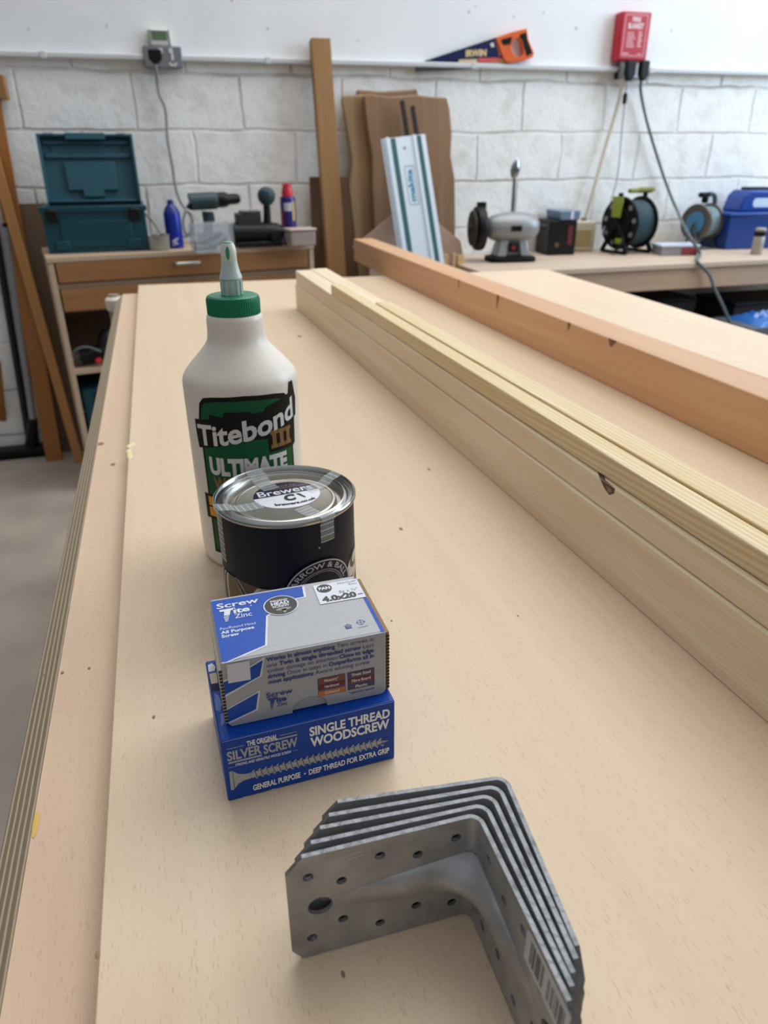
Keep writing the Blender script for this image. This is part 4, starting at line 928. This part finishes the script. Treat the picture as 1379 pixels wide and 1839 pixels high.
q = MB(); q.prism([(p.x-c_[0].x,p.z-c_[0].z) for p in c_],-.004,.004,0,FR); tag(q.build('dark_wedge', mat('wedge_dark_grey',(62,66,74),.5,.3), None, 0, loc=c_[0]), 'dark tapering strip under the trunking below the saw tip', 'strip')  # dark grey tapering prism set below the trunking
# ---------------- fire blanket, right-hand socket and leads
YF = WY-.075
fa, fb_ = at_y(1108,108.5,YF), at_y(1172,22,YF); W_, H_ = fb_.x-fa.x, fb_.z-fa.z
t = thing('fire_blanket_case', 'red fire blanket case with white lettering on the wall', 'fire blanket', (fa.x,YF,fa.z))
M_RED = mat('red_plastic_case',(186,24,44),.35)
q = MB(); q.box((0,0,0),(W_,.063,H_)); q.build('case', M_RED, t, .008, 3)
wm, hm = W_*1000, H_*1000
P = Print(on_front()); 
for b in ((.10,.90,.10,.11),): pass
for r_ in ((.12,.10,.88,.112),(.12,.93,.88,.942),(.12,.10,.135,.942),(.865,.10,.88,.942)): P.rect(r_[0]*wm,r_[1]*hm,r_[2]*wm,r_[3]*hm,0)
P.text('FIRE', .36*wm,.64*wm,.80*hm,.085*hm,0,.05); P.text('BLANKET', .24*wm,.76*wm,.66*hm,.10*hm,0,.05)
for k in range(6):
    z_ = (.56-.055*k)*hm; P.rect(.24*wm,z_,(.46+.03*(k%3))*wm,z_+.018*hm,0); P.rect(.62*wm,z_+.01*hm,(.72+.03*(k%2))*wm,z_+.035*hm,0)
P.rect(.16*wm,.14*hm,.36*wm,.16*hm,0); P.rect(.66*wm,.14*hm,.80*wm,.155*hm,0)
P.build('lettering', [mat('case_white',(232,206,208),.4)], t)
a, b = wall_box(((1110,140),(1166,108.8)), WY-.045)
t = thing('double_socket', 'grey double socket under the red fire blanket case', 'socket', (a.x,WY-.045,a.z)); W_, H_ = b.x-a.x, b.z-a.z
q = MB(); q.box((0,.004,0),(W_,.033,H_)); q.build('back_box', M_SOCK, t, .006,3)
q = MB(); q.box((.002,0,.002),(W_-.002,.005,H_-.002)); q.build('face_plate', M_PLATE, t, .002)
q = MB(); q.box((-.006,.006,-.004),(.01,.03,H_*.5)); q.build('cable_gland', M_BLK, t, .003)
m_cream = mat('cream_cable',(206,196,178),.5); m_grn = mat('grey_green_cable',(92,104,106),.5)
t = thing('radio_lead', 'cream lead running from the right socket down to the cream radio', 'lead'); plug(t,(1117,146),(1137,110),YS-.034)
ZB, YB = .832, 2.94
RAD = at_z(1046,452,ZB)
q = MB(); q.tube(smooth_path([at_y(1127,140,YS-.03),at_y(1119,150,YS-.02),at_y(1106,200,WY-.04),at_y(1085,272,WY-.04),at_y(1066,340,WY-.05),at_y(1053,384,RAD.y+.05),RAD+Vector((.01,.05,.149))],6),.0085,8); q.build('cord', m_cream, t)
t = thing('thin_lead', 'thin grey lead with an inline black switch, hanging beside the cream lead', 'lead')
q = MB(); q.tube(smooth_path([at_y(1125,146,YS-.05)]+[at_y(x,y,WY-.06) for x,y in ((1124,160),(1122,176),(1120,200),(1116,240),(1112,290),(1106,330),(1097,362),(1092,392))]+[at_y(1080,420,3.42),at_y(1072,440,3.36)],6),.0034,8); q.build('cord', mat('pale_grey_cable',(168,172,176),.5), t)
u_ = at_y(1122,177,WY-.06); q = MB(); q.lathe([(.004,-.025),(.010,-.018),(.010,.018),(.004,.025)],12,0,TR(*u_)); q.build('inline_switch', M_BLK, t)
t = thing('heavy_lead', 'thick grey-green lead running from the right socket down over the bench edge', 'lead'); plug(t,(1142,146),(1161,110),YS-.034)
zc = ZB+.008
e0 = at_y(1243,432,3.14); e1 = at_z(1257,456,zc); e2 = at_z(1264,470,zc+.002); e2.y = YB+.012
q = MB(); q.tube(smooth_path([at_y(1152,140,YS-.03),at_y(1150,158,YS-.02)]+[at_y(x,y,WY-.04) for x,y in ((1153,180),(1162,220),(1176,268),(1192,318))]+[at_y(1207,358,WY-.05),at_y(1216,378,3.50)]+[at_y(1226,402,3.30),e0,e1,e2]+[at_y(1273,492,YB-.012),at_y(1283,518,YB-.03),at_y(1299,552,YB-.05),at_y(1316,592,YB-.06)],6),.0075,8); q.build('cord', m_grn, t)
# ---------------- wall bench
m_bench = wood('bench_ply', (206,186,166), (188,166,146), 'X', 7, .8, .55); m_apr = wood('bench_pine', (196,168,142), (176,146,120), 'X', 8, .8, .55, grain=.3, grain_scale=26)
XL = at_z(838,480,ZB).x; 
t = thing('wall_bench', 'pale timber bench along the blockwork wall under the fire blanket', 'bench', (XL,YB,0))
q = MB(); q.box((0,0,ZB-.022),(3.6,.655,ZB)); q.build('worktop', m_bench, t, .002)
q = MB(); q.box((0,.012,ZB-.118),(3.6,.055,ZB-.0225)); q.build('apron', m_apr, t, .003)
for x in (.02, 3.4):
    q = MB(); q.box((x,.06,0),(x+.07,.13,ZB-.0225)); q.build('leg', m_apr, t, .003)
q = MB(); q.box((0,.6,ZB-.12),(3.6,.65,ZB-.0225)); q.build('rear_rail', m_apr, t)
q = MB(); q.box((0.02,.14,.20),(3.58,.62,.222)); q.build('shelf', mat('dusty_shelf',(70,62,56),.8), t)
m_dark = mat('dark_navy_bin',(16,19,28),.6)
bz = .223; xb_ = at_y(1200,560,YB+.2).x
t = thing('storage_crate', 'dark navy crate added to darken the space under the wall bench', 'crate', (xb_-.25,YB+.16,bz))  # dark filler added so the open space under the bench stays black
q = MB(); q.box((-.5,0,0),(.36,.30,.40)); q.build('body', m_dark, t, .008); q = MB(); q.box((-.51,-.008,.40),(.37,.308,.42)); q.build('lid', M_BLK, t, .004)
p = at_y(1350,575,YB+.12); t = thing('storage_crate', 'dark grey-brown crate under the right end of the wall bench', 'crate', (p.x-.05,YB+.14,bz))
q = MB(); q.box((-.06,0,0),(.5,.30,.36)); q.build('body', mat('dark_brown_bin',(42,38,36),.7), t, .008); q = MB(); q.box((-.064,-.006,.36),(.504,.304,.38)); q.build('lid', m_dark, t, .004)
# blue plastic sack heaped on a low grey box in front
p = at_y(1372,592,2.72)
t = thing('grey_box', 'grey box holding a shiny blue plastic sack, under the front of the wall bench', 'box', (p.x,2.74,0)); q = MB(); q.box((-.06,0,0),(.5,.28,p.z+.005)); q.build('body', mat('grey_box',(88,90,98),.6), t, .006)
q = MB(); n1_, n2_ = 18, 14; vs = []; fs = []
for i in range(n1_+1):
    for j in range(n2_+1):
        x, y = .0+.3*i/n1_, .005+.25*j/n2_; e_ = math.sin(math.pi*i/n1_)*math.sin(math.pi*j/n2_)
        vs.append((x, y, .0052+e_**.5*.035+.012*e_*math.sin(i*1.7+j*.8)+.008*e_*math.sin(j*2.3-i*.6)))
fs = [(i*(n2_+1)+j,(i+1)*(n2_+1)+j,(i+1)*(n2_+1)+j+1,i*(n2_+1)+j+1) for i in range(n1_) for j in range(n2_)]
q.add(vs, fs); o = q.build('plastic_sack', mat('blue_sack',(48,112,190),.15,spec=.7,coat=.5), None, loc=(p.x,2.74,p.z)); tag(o, 'shiny blue plastic sack lying on the grey box below the wall bench', 'sack')
# ---------------- bench grinder with a spanner behind it
pg = at_z(925,471,ZB); pg.z += .0005; pg.y += .06
t = thing('bench_grinder', 'grey bench grinder with a black guarded wheel, on the wall bench', 'grinder', pg, math.radians(-8))
q = MB(); q.prism(rrect(-.115,-.075,.115,.075,.04),0,.022); q.build('base', M_BLK2, t, .004)
q = MB(); n_ = 9
q.lathe([(0,-.128),(.035,-.125),(.052,-.105),(.062,-.07),(.068,-.02),(.068,.03),(.063,.075),(.052,.105),(.034,.124),(0,.128)],32,0,TR(0,0,.15)@RY(90)); q.build('motor', M_GREYM, t, sharp=60)
q = MB()
for s in (-1,1):
    q.add([(s*.085,-.055,.022),(s*.035,-.055,.022),(s*.035,.055,.022),(s*.085,.055,.022),(s*.062,-.035,.115),(s*.022,-.035,.115),(s*.022,.035,.115),(s*.062,.035,.115)],[(0,3,2,1),(4,5,6,7),(0,1,5,4),(1,2,6,5),(2,3,7,6),(3,0,4,7)])
q.box((-.04,-.03,.022),(.04,.04,.10)); q.build('pedestal', M_GREYM, t, .008)
q = MB(); q.box((-.02,-.052,.045),(.022,-.034,.085)); q.build('switch_plate', M_BLK, t, .003)
q = MB(); q.box((-.012,-.057,.055),(.004,-.050,.072)); q.build('switch', mat('red_switch',(150,40,40),.4), t, .002)
q = MB(); q.box((-.024,-.0705,.138),(.026,-.066,.162)); q.build('rating_plate', M_BLK, t)
for s in (-1,):
    q = MB(); a0_, a1_ = (-210,75)
    vs = []; fs = []
    q.lathe([(0,-.022),(.070,-.022),(.095,-.018),(.099,-.008),(.099,.012),(.093,.020),(.06,.022),(0,.022)],36,0,TR(s*.162,0,.148)@RY(90)); g_ = q.build('wheel_guard', M_BLK, t, sharp=50)
    q = MB(); q.lathe([(0,0),(.06,0),(.078,.004),(.078,.014),(.06,.018),(.02,.018),(.018,.028),(0,.030)],30,0,TR(s*.184,0,.148)@RY(90*s)); q.build('wheel', mat('wheel_brown',(62,54,50),.7), t)
    q = MB(); q.box((s*.155-.02,-.115,.21),(s*.155+.02,-.085,.262),0,TR(0,.10,0)); q.build('spark_guard', M_BLK, t, .002)
    q = MB(); q.lathe([(.03,0),(.028,.02),(.02,.03)],16,0,TR(s*.118,0,.148)@RY(90*s)); q.build('hub', M_GREYM, t)
q = MB(); q.lathe([(.03,0),(.03,.012),(.016,.02),(.012,.05),(0,.05)],16,0,TR(.122,0,.148)@RY(90)); q.build('spindle_cap', M_BLK, t)
ps0, ps1 = at_y(919,398,pg.y+.09), at_y(924,316,pg.y+.09); ps0 = down_to(ps0, ps1, ZB+.001)
t = thing('spanner', 'steel spanner standing upright behind the bench grinder', 'spanner', (0,0,0)); t.matrix_world = frame(ps0, ps1); Ls = (ps1-ps0).length
q = MB(); q.tube([(0,0,0),(0,0,Ls)],[.0095,.0075],10); q.build('shaft', M_STEEL, t)
q = MB(); q.lathe([(.007,-.044),(.018,-.030),(.024,-.008),(.022,.014),(.013,.034),(.004,.046)],22,0,TR(.002,0,Ls+.03)@RY(10)@Matrix.Diagonal((1,.6,1,1))); q.build('head', M_STEEL, t)
# ---------------- black box with a grey lid, cream radio
pb_ = at_z(1000,455,ZB); pb_.y = 3.40; pb_.z += .0005; t = thing('black_tool_box', 'black box with a blue-grey lid between the grinder and the radio', 'box', pb_, math.radians(-6))
q = MB(); q.box((-.095,0,0),(.052,.17,.165)); q.build('body', M_BLK, t, .006)
q = MB(); q.prism([(-.045,.166),(.057,.166),(.060,.208),(-.052,.208)],-.172,.006,0,RX(90)); q.build('lid', mat('lid_bluegrey',(104,124,150),.35), t, .004)
q = MB(); q.box((.008,-.007,.17),(.024,-.005,.207)); q.build('lid_catch', mat('catch_white',(208,212,230),.4), t)
q = MB(); q.box((.005,-.002,.05),(.03,.001,.14)); q.build('stripe', mat('dark_red_band',(96,26,26),.5), t)
q = MB(); q.lathe([(.012,0),(.012,.003),(0,.003)],12,0,TR(-.05,0,.05)@RX(90)); q.build('badge', mat('badge_brass',(110,92,60),.4,.5), t)
RAD.z += .0005; t = thing('radio', 'cream table radio with a tan speaker grille, on the wall bench', 'radio', RAD, math.radians(-8)); m_rad = mat('radio_cream',(204,196,172),.4)
q = MB(); q.box((-.062,0,0),(.062,.085,.150)); q.build('case', m_rad, t, .014, 4)
q = MB(); q.box((-.048,-.003,.028),(.034,.004,.108)); q.build('grille', mat('grille_tan',(168,150,104),.6), t, .002)
q = MB(); q.box((.036,-.003,.03),(.052,.002,.106)); q.build('tuning_strip', mat('radio_cream2',(188,180,156),.4), t)
q = MB(); q.lathe([(.016,0),(.014,.012),(0,.013)],16,0,TR(.005,.04,.15)); q.build('knob', mat('radio_brown',(120,108,92),.4), t)
# ---------------- cable reels
def reel(name, label, loc, rz, R, wd, m_fl, m_coil, m_face, stand, big):
    t = thing(name, label, 'cable reel', loc, rz); zc = stand+R
    AX = TR(0,0,zc)@RY(90)
    for s in (-1,1):
        q = MB(); q.lathe([(.03,-.004),(R*.5,-.004),(R*.92,-.003),(R,-.006),(R+.004,0),(R,.006),(R*.92,.004),(.03,.004)],40,0,TR(s*wd/2,0,0)@AX)
        if big:
            for k in range(9): q.lathe([(.013,0),(.013,.006),(0,.006)],10,1,TR(s*(wd/2),0,zc)@RX(40*k)@TR(0,0,R*.80)@RY(90*s))
        q.build('flange', [m_fl, M_SOCK], t, sharp=40)
    q = MB(); q.lathe([(0,-wd/2-.012),(R*.58,-wd/2-.012),(R*.60,-wd/2-.004),(R*.3,-wd/2),(0,-wd/2)],30,0,AX); q.build('hub_plate', m_face, t, sharp=40)
    q = MB(); n_ = 7; rc = wd/n_/2
    for layer, rr_ in ((0,R*.80),(1,R*.74)):
        for k in range(n_-layer):
            x = -wd/2+rc*(1+2*k+layer); q.tube([(x+.0018*math.sin(a_*2+k),(rr_)*math.cos(a_),zc+(rr_)*math.sin(a_)) for a_ in [2*math.pi*i/36 for i in range(36)]], rc*1.02, 8, 0, None, True)
    q.build('coiled_cable', m_coil, t)
    return t, zc
p = at_z(1137,457,ZB); R1 = .122; p.y += .085
t, zc = reel('cable_reel', 'large black and lime cable reel with a ribbed handle, beside the cream radio', (p.x+.01,p.y,ZB+.0005), math.radians(12), R1, .135, M_BLK, mat('teal_cable',(44,74,86),.5), M_BLK2, .022, True)
for s in (-1,1):
    q = MB(); x = s*.085
    q.tube([(x,-.085,.008),(x,-.04,.09),(x,0,zc)],[.012,.011,.014],8); q.tube([(x,.085,.008),(x,.04,.09),(x,0,zc)],[.012,.011,.014],8); q.tube([(x,-.085,.008),(x,.085,.008)],.008,8)
    q.tube([(x,0,zc),(x,0,zc+R1+.02)],[.014,.012],8)
    q.build('stand_side', M_BLK2, t)
q = MB(); q.tube([(-.03,0,zc+R1+.028),(.14,0,zc+R1+.032)],.011,12)
for k in range(7): q.lathe([(.011,-.005),(.0145,0),(.011,.005)],12,0,TR(.035+k*.014,0,zc+R1+.030)@RY(90))
q.build('handle', mat('handle_olive',(128,132,54),.5), t)
q = MB(); q.add([(-.105,-.028,zc+.03),(-.105,.028,zc+.03),(-.100,.034,zc+R1+.004),(-.100,-.034,zc+R1+.004)],[(0,1,2,3)]); q.prism([(-.028,.03),(.028,.03),(.034,R1+.004),(-.034,R1+.004)],-.004,.004,0,TR(-.100,0,zc)@RZ(90)@RX(90)); q.build('lime_panel', mat('lime_plastic',(140,150,40),.45), t)
q = MB(); q.box((-.098,-.06,.05),(-.088,-.01,.075)); q.build('lime_catch', mat('lime_plastic',(140,150,40),.45), t, .003)
q = MB(); q.tube(smooth_path([(-.09,-.06,.09),(-.13,-.09,.06),(-.15,-.07,.02),(-.12,-.03,.01),(-.10,.02,.012)],6),.006,8); q.build('loose_end', M_BLK2, t)
p = at_z(1260,447,ZB); R2 = .088; p.y += .03
t, zc2 = reel('cable_reel', 'small steel cable reel with a blue hub and grey cable, beside the blue crate', (p.x-.005,p.y,ZB+.0005), math.radians(18), R2, .11, mat('reel_steel',(104,100,96),.4,.6), mat('greyblue_cable',(120,142,150),.5), mat('reel_blue',(70,126,166),.4), .045, False)
q = MB()
for s in (-1,1): q.tube(smooth_path([(s*.072,-.06,.006),(s*.072,-.03,.03),(s*.072,0,zc2),(s*.072,.03,.03),(s*.072,.06,.006)],4),.006,8)
q.tube(smooth_path([(.072,0,zc2),(.086,0,zc2+.07),(.072,0,zc2+R2+.035),(.03,0,zc2+R2+.050),(-.02,0,zc2+R2+.042)],6),.012,8)
q.tube([(-.06,-.06,.006),(.06,-.06,.006)],.005,8); q.build('stand', mat('reel_frame',(88,98,104),.4,.4), t)
q = MB(); q.tube([(-.06,0,zc2+R2+.046),(.02,0,zc2+R2+.046)],.013,10); q.lathe([(.014,0),(.018,.02),(.012,.04)],12,0,TR(-.01,0,zc2+R2+.005)); q.build('crank', M_BLK2, t)
# papers and packets between the reels
p = at_z(1216,459,ZB); p.z += .0005; t = thing('papers_box', 'flat white and red packet lying between the two cable reels', 'packet', p, math.radians(-12))
q = MB(); q.box((-.085,0,0),(.105,.12,.040)); q.build('body', mat('packet_grey',(150,146,150),.5), t, .002)
q = MB(); q.box((-.09,-.004,.0405),(.11,.125,.050)); q.build('lid', mat('packet_white',(206,216,232),.4), t, .002)
q = MB(); q.box((.02,-.003,.004),(.095,.0,.036)); q.build('red_panel', mat('packet_red',(150,60,70),.5), t)
# ---------------- blue crate, lunch box and metal cylinder
p = at_z(1300,449,ZB); p.z += .0005; t = thing('blue_crate', 'blue plastic crate on the wall bench at the right edge of the picture', 'crate', p, math.radians(-4)); m_bc = mat('blue_crate_plastic',(0,50,124),.4)
q = MB(); 
q.add([(.006,.006,0),(.36,.006,0),(.36,.22,0),(.006,.22,0),(-.006,-.006,.165),(.372,-.006,.165),(.372,.232,.165),(-.006,.232,.165)],[(0,3,2,1),(4,5,6,7),(0,1,5,4),(1,2,6,5),(2,3,7,6),(3,0,4,7)]); q.build('body', m_bc, t, .006,3)
q = MB(); q.box((-.014,-.014,.166),(.38,.24,.182)); q.build('lid', mat('blue_crate_lid',(18,64,144),.35), t, .005,3)
q = MB(); q.prism([(.075,0),(.33,0),(.315,.075),(.285,.105),(.125,.105),(.095,.075)],-.15,0,0,RX(90)); o = q.build('lunch_box', [mat('blue_box2',(14,62,148),.35)], None, .01,3); o.location = p+Vector((.012,.05,.1825)); o.rotation_euler[2] = math.radians(-4); tag(o, 'smaller blue box with a black handle standing on the blue crate', 'box')
q = MB(); q.box((.14,.04,.104),(.27,.11,.118)); q.build('handle', M_BLK, o, .004)
P = Print(on_front()); P.poly([(m_[0]*1000,m_[1]*1000) for m_ in rrect(.150,.022,.312,.066,.018)],0); P.build('panel', [mat('panel_pale',(206,222,240),.3)], o)
p = at_z(1357,457,ZB); p.z += .0005; t = thing('metal_cylinder', 'short grey metal cylinder with a black band in front of the blue crate', 'cylinder', p)
q = MB(); q.lathe([(.026,0),(.027,.002),(.027,.085),(.025,.088)],24); q.build('body', mat('cylinder_grey',(166,160,152),.4,.3), t); q = MB(); q.lathe([(.0275,.088),(.0275,.110),(.026,.111)],24); q.build('band', M_BLK, t); q = MB(); q.lathe([(.026,.111),(.026,.122),(.022,.126),(0,.126)],24); q.build('cap', mat('cylinder_grey',(166,160,152),.4,.3), t)
# ---------------- boards and rails leaning by the wall
m_post = wood('old_timber', (164,124,78), (142,102,60), 'Z', 8, .8, .6, grain=.25, grain_scale=22); m_plankA = wood('orange_plank', (172,116,58), (146,92,42), 'Z', 8, .8, .5); m_plankB = wood('honey_lath', (196,144,88), (176,122,70), 'Z', 8, .8, .5); m_hard = mat('hardboard_brown',(128,106,84),.7,var=.06,vscale=6)
a, b = at_y(606,490,3.38), at_y(576,68,3.52); plank('timber_post', 'tall square timber post leaning on the wall at the end of the cabinet', 'post', down_to(a,b,0), b, .084, .05, m_post)
c_ = at_z(98,828,0); d_ = at_y(-2,265,3.53); plank('timber_plank', 'dark orange plank leaning on the wall behind the thin lath', 'plank', c_, c_+(d_-c_)*1.15, .072, .022, m_plankA)
c_ = at_z(143,831,0); d_ = at_y(-1,318,3.5); plank('timber_lath', 'thin light lath leaning in front of the dark orange plank', 'lath', c_, c_+(d_-c_)*1.12, .040, .016, m_plankB)
c_ = at_z(6,806,0); d_ = at_y(-7,690,3.5); plank('timber_offcut', 'orange-brown offcut standing by the broom head at the left edge', 'offcut', c_, c_+(d_-c_)*1.3, .05, .02, m_plankA)
a = at_y(14,178,WY-.08); b = at_y(0,133,WY-.08); q = MB(); q.box((-.5,0,0),(0,.066,b.z-a.z)); tag(q.build('wall_batten', m_post, None, .003, loc=(a.x,WY-.08,a.z)), 'short brown batten end on the wall at the left edge of the picture', 'batten')
a = at_y(26,366,3.54); b = at_y(84,364,3.54); q = MB(); q.box((0,0,0),(b.x-a.x+.1,.009,a.z)); tag(q.build('hardboard_sheet', m_hard, None, .001, loc=(a.x-.03,3.545,0)), 'brown hardboard sheet standing between the cabinet and the leaning planks', 'sheet')
# broom
c_ = at_z(52,822,0); c_.y += .03
t = thing('broom', 'black-headed broom with a grey handle leaning at the left edge', 'broom', c_)
q = MB(); q.box((-.30,-.035,.012),(.135,.035,.05)); q.build('head', M_BLK, t, .008)
q = MB(); 
for k in range(60): 
    x = -.295+.0072*k; q.box((x,-.036,0),(x+.006,.036,.014))
b_ = q.build('bristles', M_BLK2, t); b_['kind'] = 'stuff'
h0 = at_y(59,752,3.46)-c_; h1 = at_y(11,408,3.52)-c_
q = MB(); q.tube([Vector((0.02,0,.045)),h0.lerp(Vector((0.02,0,.045)),.5),h0],[.034,.026,.020],12); q.build('socket', M_BLK, t)
q = MB(); q.tube([h0,h1],.0155,12); q.build('handle', mat('grey_tube',(150,154,160),.35,.5), t)
q = MB(); q.tube([h1-(h1-h0).normalized()*.02,h1+(h1-h0).normalized()*.015],.015,12); q.build('end_cap', M_BLK, t)
a, b = at_y(40,712,3.545), at_y(-4,440,3.57); b2_ = b+(b-a)*.6; a2_ = down_to(a,b,0); q = MB(); q.tube([a2_,b2_],.016,12); tag(q.build('navy_pole', mat('navy_tube',(20,22,36),.45)), 'dark navy pole leaning on the wall behind the broom handle', 'pole')
# boards behind the post
a = at_y(557,318,3.52); b = at_y(637,318,3.52); q = MB(); q.box((0,0,0),(b.x-a.x,.018,a.z)); tag(q.build('dark_board', wood('dark_board',(116,88,64),(98,72,50),'Z',6,.8,.6), None, .001, loc=(a.x,3.53,0)), 'dark brown board standing upright behind the timber post', 'board')
a, b = at_y(618,490,3.42), at_y(611,372,3.52); plank('spirit_level', 'yellow-edged level standing beside the timber post', 'level', down_to(a,b,0), b, .016, .03, mat('level_yellow',(160,136,20),.5), .001)
m_slab = wood('waney_oak', (166,134,102), (134,104,78), 'Z', 6, .8, .65, grain=.35, grain_scale=16, blotch=(150,110,76)); m_slab2 = wood('waney_oak_pale', (180,148,112), (152,120,88), 'Z', 6, .8, .65, grain=.35, grain_scale=16)
def slab(name, label, pxs, Y, m, th, foot):
    pts = [at_y(x,y,Y) for x,y in pxs]; o_ = pts[0]; poly = [(p.x-o_.x,p.z) for p in pts]
    poly += [(at_y(foot[1],500,Y).x-o_.x, 0.0),(at_y(foot[0],500,Y).x-o_.x, 0.0)]
    q = MB(); q.prism(poly,-th,0,0,RX(90)); ob = q.build(name, m, None, .006, loc=(o_.x,Y,0)); return tag(ob, label, 'slab', 'waney-edged slabs leaning by the wall')
slab('oak_slab','waney-edged oak slab at the back of the three, its top just showing',[(641,166),(642,161),(680,164),(720,162),(749,159),(752,172),(752,300)],WY-.042,m_slab,.025,(660,780))
slab('oak_slab','narrow-showing waney-edged slab on the left of the three',[(626,330),(632,290),(624,240),(618,205),(614,180),(616,172),(640,170),(664,170),(700,300)],WY-.075,m_slab2,.028,(668,760))
slab('oak_slab','broad waney-edged slab in front of the other two, behind the guide rail',[(668,330),(668,280),(661,240),(656,200),(654,172),(664,168),(700,174),(745,170),(780,174),(803,175),(808,195),(812,240),(810,280),(817,320),(818,380)],WY-.11,m_slab,.030,(690,826))
# pinkish board with a peaked top, sticks
Y_ = 3.30; pts = [at_y(x,y,Y_) for x,y in ((634,444),(705,386),(786,400),(827,432),(834,470))]; o_ = pts[0]
q = MB(); q.prism([(p.x-o_.x,p.z) for p in pts]+[(at_y(836,500,Y_).x-o_.x,0),(at_y(664,500,Y_).x-o_.x,0),(at_y(664,500,Y_).x-o_.x,at_y(664,478,Y_).z)],-.012,0,0,RX(90)); tag(q.build('mdf_offcut', mat('pink_mdf',(186,158,140),.7,var=.04), None, .001, loc=(o_.x,Y_,0)), 'pinkish-brown board with a peaked top standing behind the orange beam', 'board')
for (x0, x1, y0), lb in zip(((797,805,457),(813,819,455),(822,834,459)),('thin pale stick standing behind the orange beam, nearest the guide rail','middle one of the three pale sticks behind the orange beam','thickest of the three pale sticks, nearest the grinder')):
    a = at_y(x0,y0,3.24); b = at_y(x1,y0,3.24); q = MB(); q.box((0,0,0),(b.x-a.x,.02,a.z)); tag(q.build('wood_stick', wood('stick_pine',(214,180,134),(194,158,112),'Z',8,.8,.6), None, .001, loc=(a.x,3.24,0)), lb, 'stick', 'pale sticks behind the beam')
# guide rail and the two dark joining bars behind it
ta, tb = at_y(684,246,3.36), at_y(762,246,3.36); ba, bb = at_y(722,470,3.12), at_y(792,470,3.12)
top = (ta+tb)/2; bot_ = down_to((ba+bb)/2, top, 0); Lr = (top-bot_).length; wr_ = (tb-ta).length*.98
t = thing('guide_rail', 'silver saw guide rail with two teal strips leaning in front of the oak slabs', 'guide rail'); t.matrix_world = frame(bot_, top, (-.15,-1,0))
M_RAIL = mat('rail_silver',(206,218,228),.4,.15); w2 = wr_/2
q = MB(); sec = [(-w2,0),(-w2,-.004),(-w2*.80,-.004),(-w2*.80,-.014),(-w2*.66,-.014),(-w2*.66,-.005),(w2*.42,-.005),(w2*.42,-.012),(w2*.56,-.012),(w2*.56,-.005),(w2,-.005),(w2,0)]
q.prism([(x,y) for x,y in sec],0,Lr); q.build('extrusion', M_RAIL, t, .0008)
for x0, x1 in ((-.58,-.36),(.60,.80)):
    q = MB(); q.box((w2*x0,-.0068,.002),(w2*x1,-.0052,Lr-.004)); q.build('glide_strip', mat('strip_teal',(24,84,92),.5), t)
q = MB(); q.box((-w2*.95,-.0055,.002),(-w2*.90,-.0035,Lr-.002)); q.build('splinter_strip', mat('strip_grey',(120,134,146),.5), t)
q = MB(); q.lathe([(.006,0),(.006,.002),(0,.002)],12,0,TR(.0,-.005,Lr-.05)@RX(90)); q.build('hang_hole', M_SOCK, t)
P = Print(lambda u,v,l: (u/1000,-.0051-l*LIFT,v/1000)); Lm = Lr*1000
v0, v1 = Lm-300, Lm-130
for r_ in ((-22,v0,22,v0+3),(-22,v1-3,22,v1),(-22,v0,-19.5,v1),(19.5,v0,22,v1)): P.rect(r_[0]+6,r_[1],r_[2]+6,r_[3],0)
P.text('makita', v0+14, v1-14, 0, 24, 0, .04, bend=lambda u,v: (6+10-v, u))
P.build('logo', [mat('logo_teal',(40,130,160),.4)], t)
for (x0,y0,x1,y1), lb in zip(((722,180,733,250),(741,190,750,250)),('taller dark bar sticking up behind the guide rail','shorter dark bar sticking up behind the guide rail')):
    a, b = at_y(x1,y1,WY-.165), at_y(x0,y0,WY-.155); plank('joining_bar', lb, 'bar', down_to(a,b,0), b, .020, .008, mat('dark_bar',(52,42,42),.5,.2), .001, 'dark bars behind the guide rail')
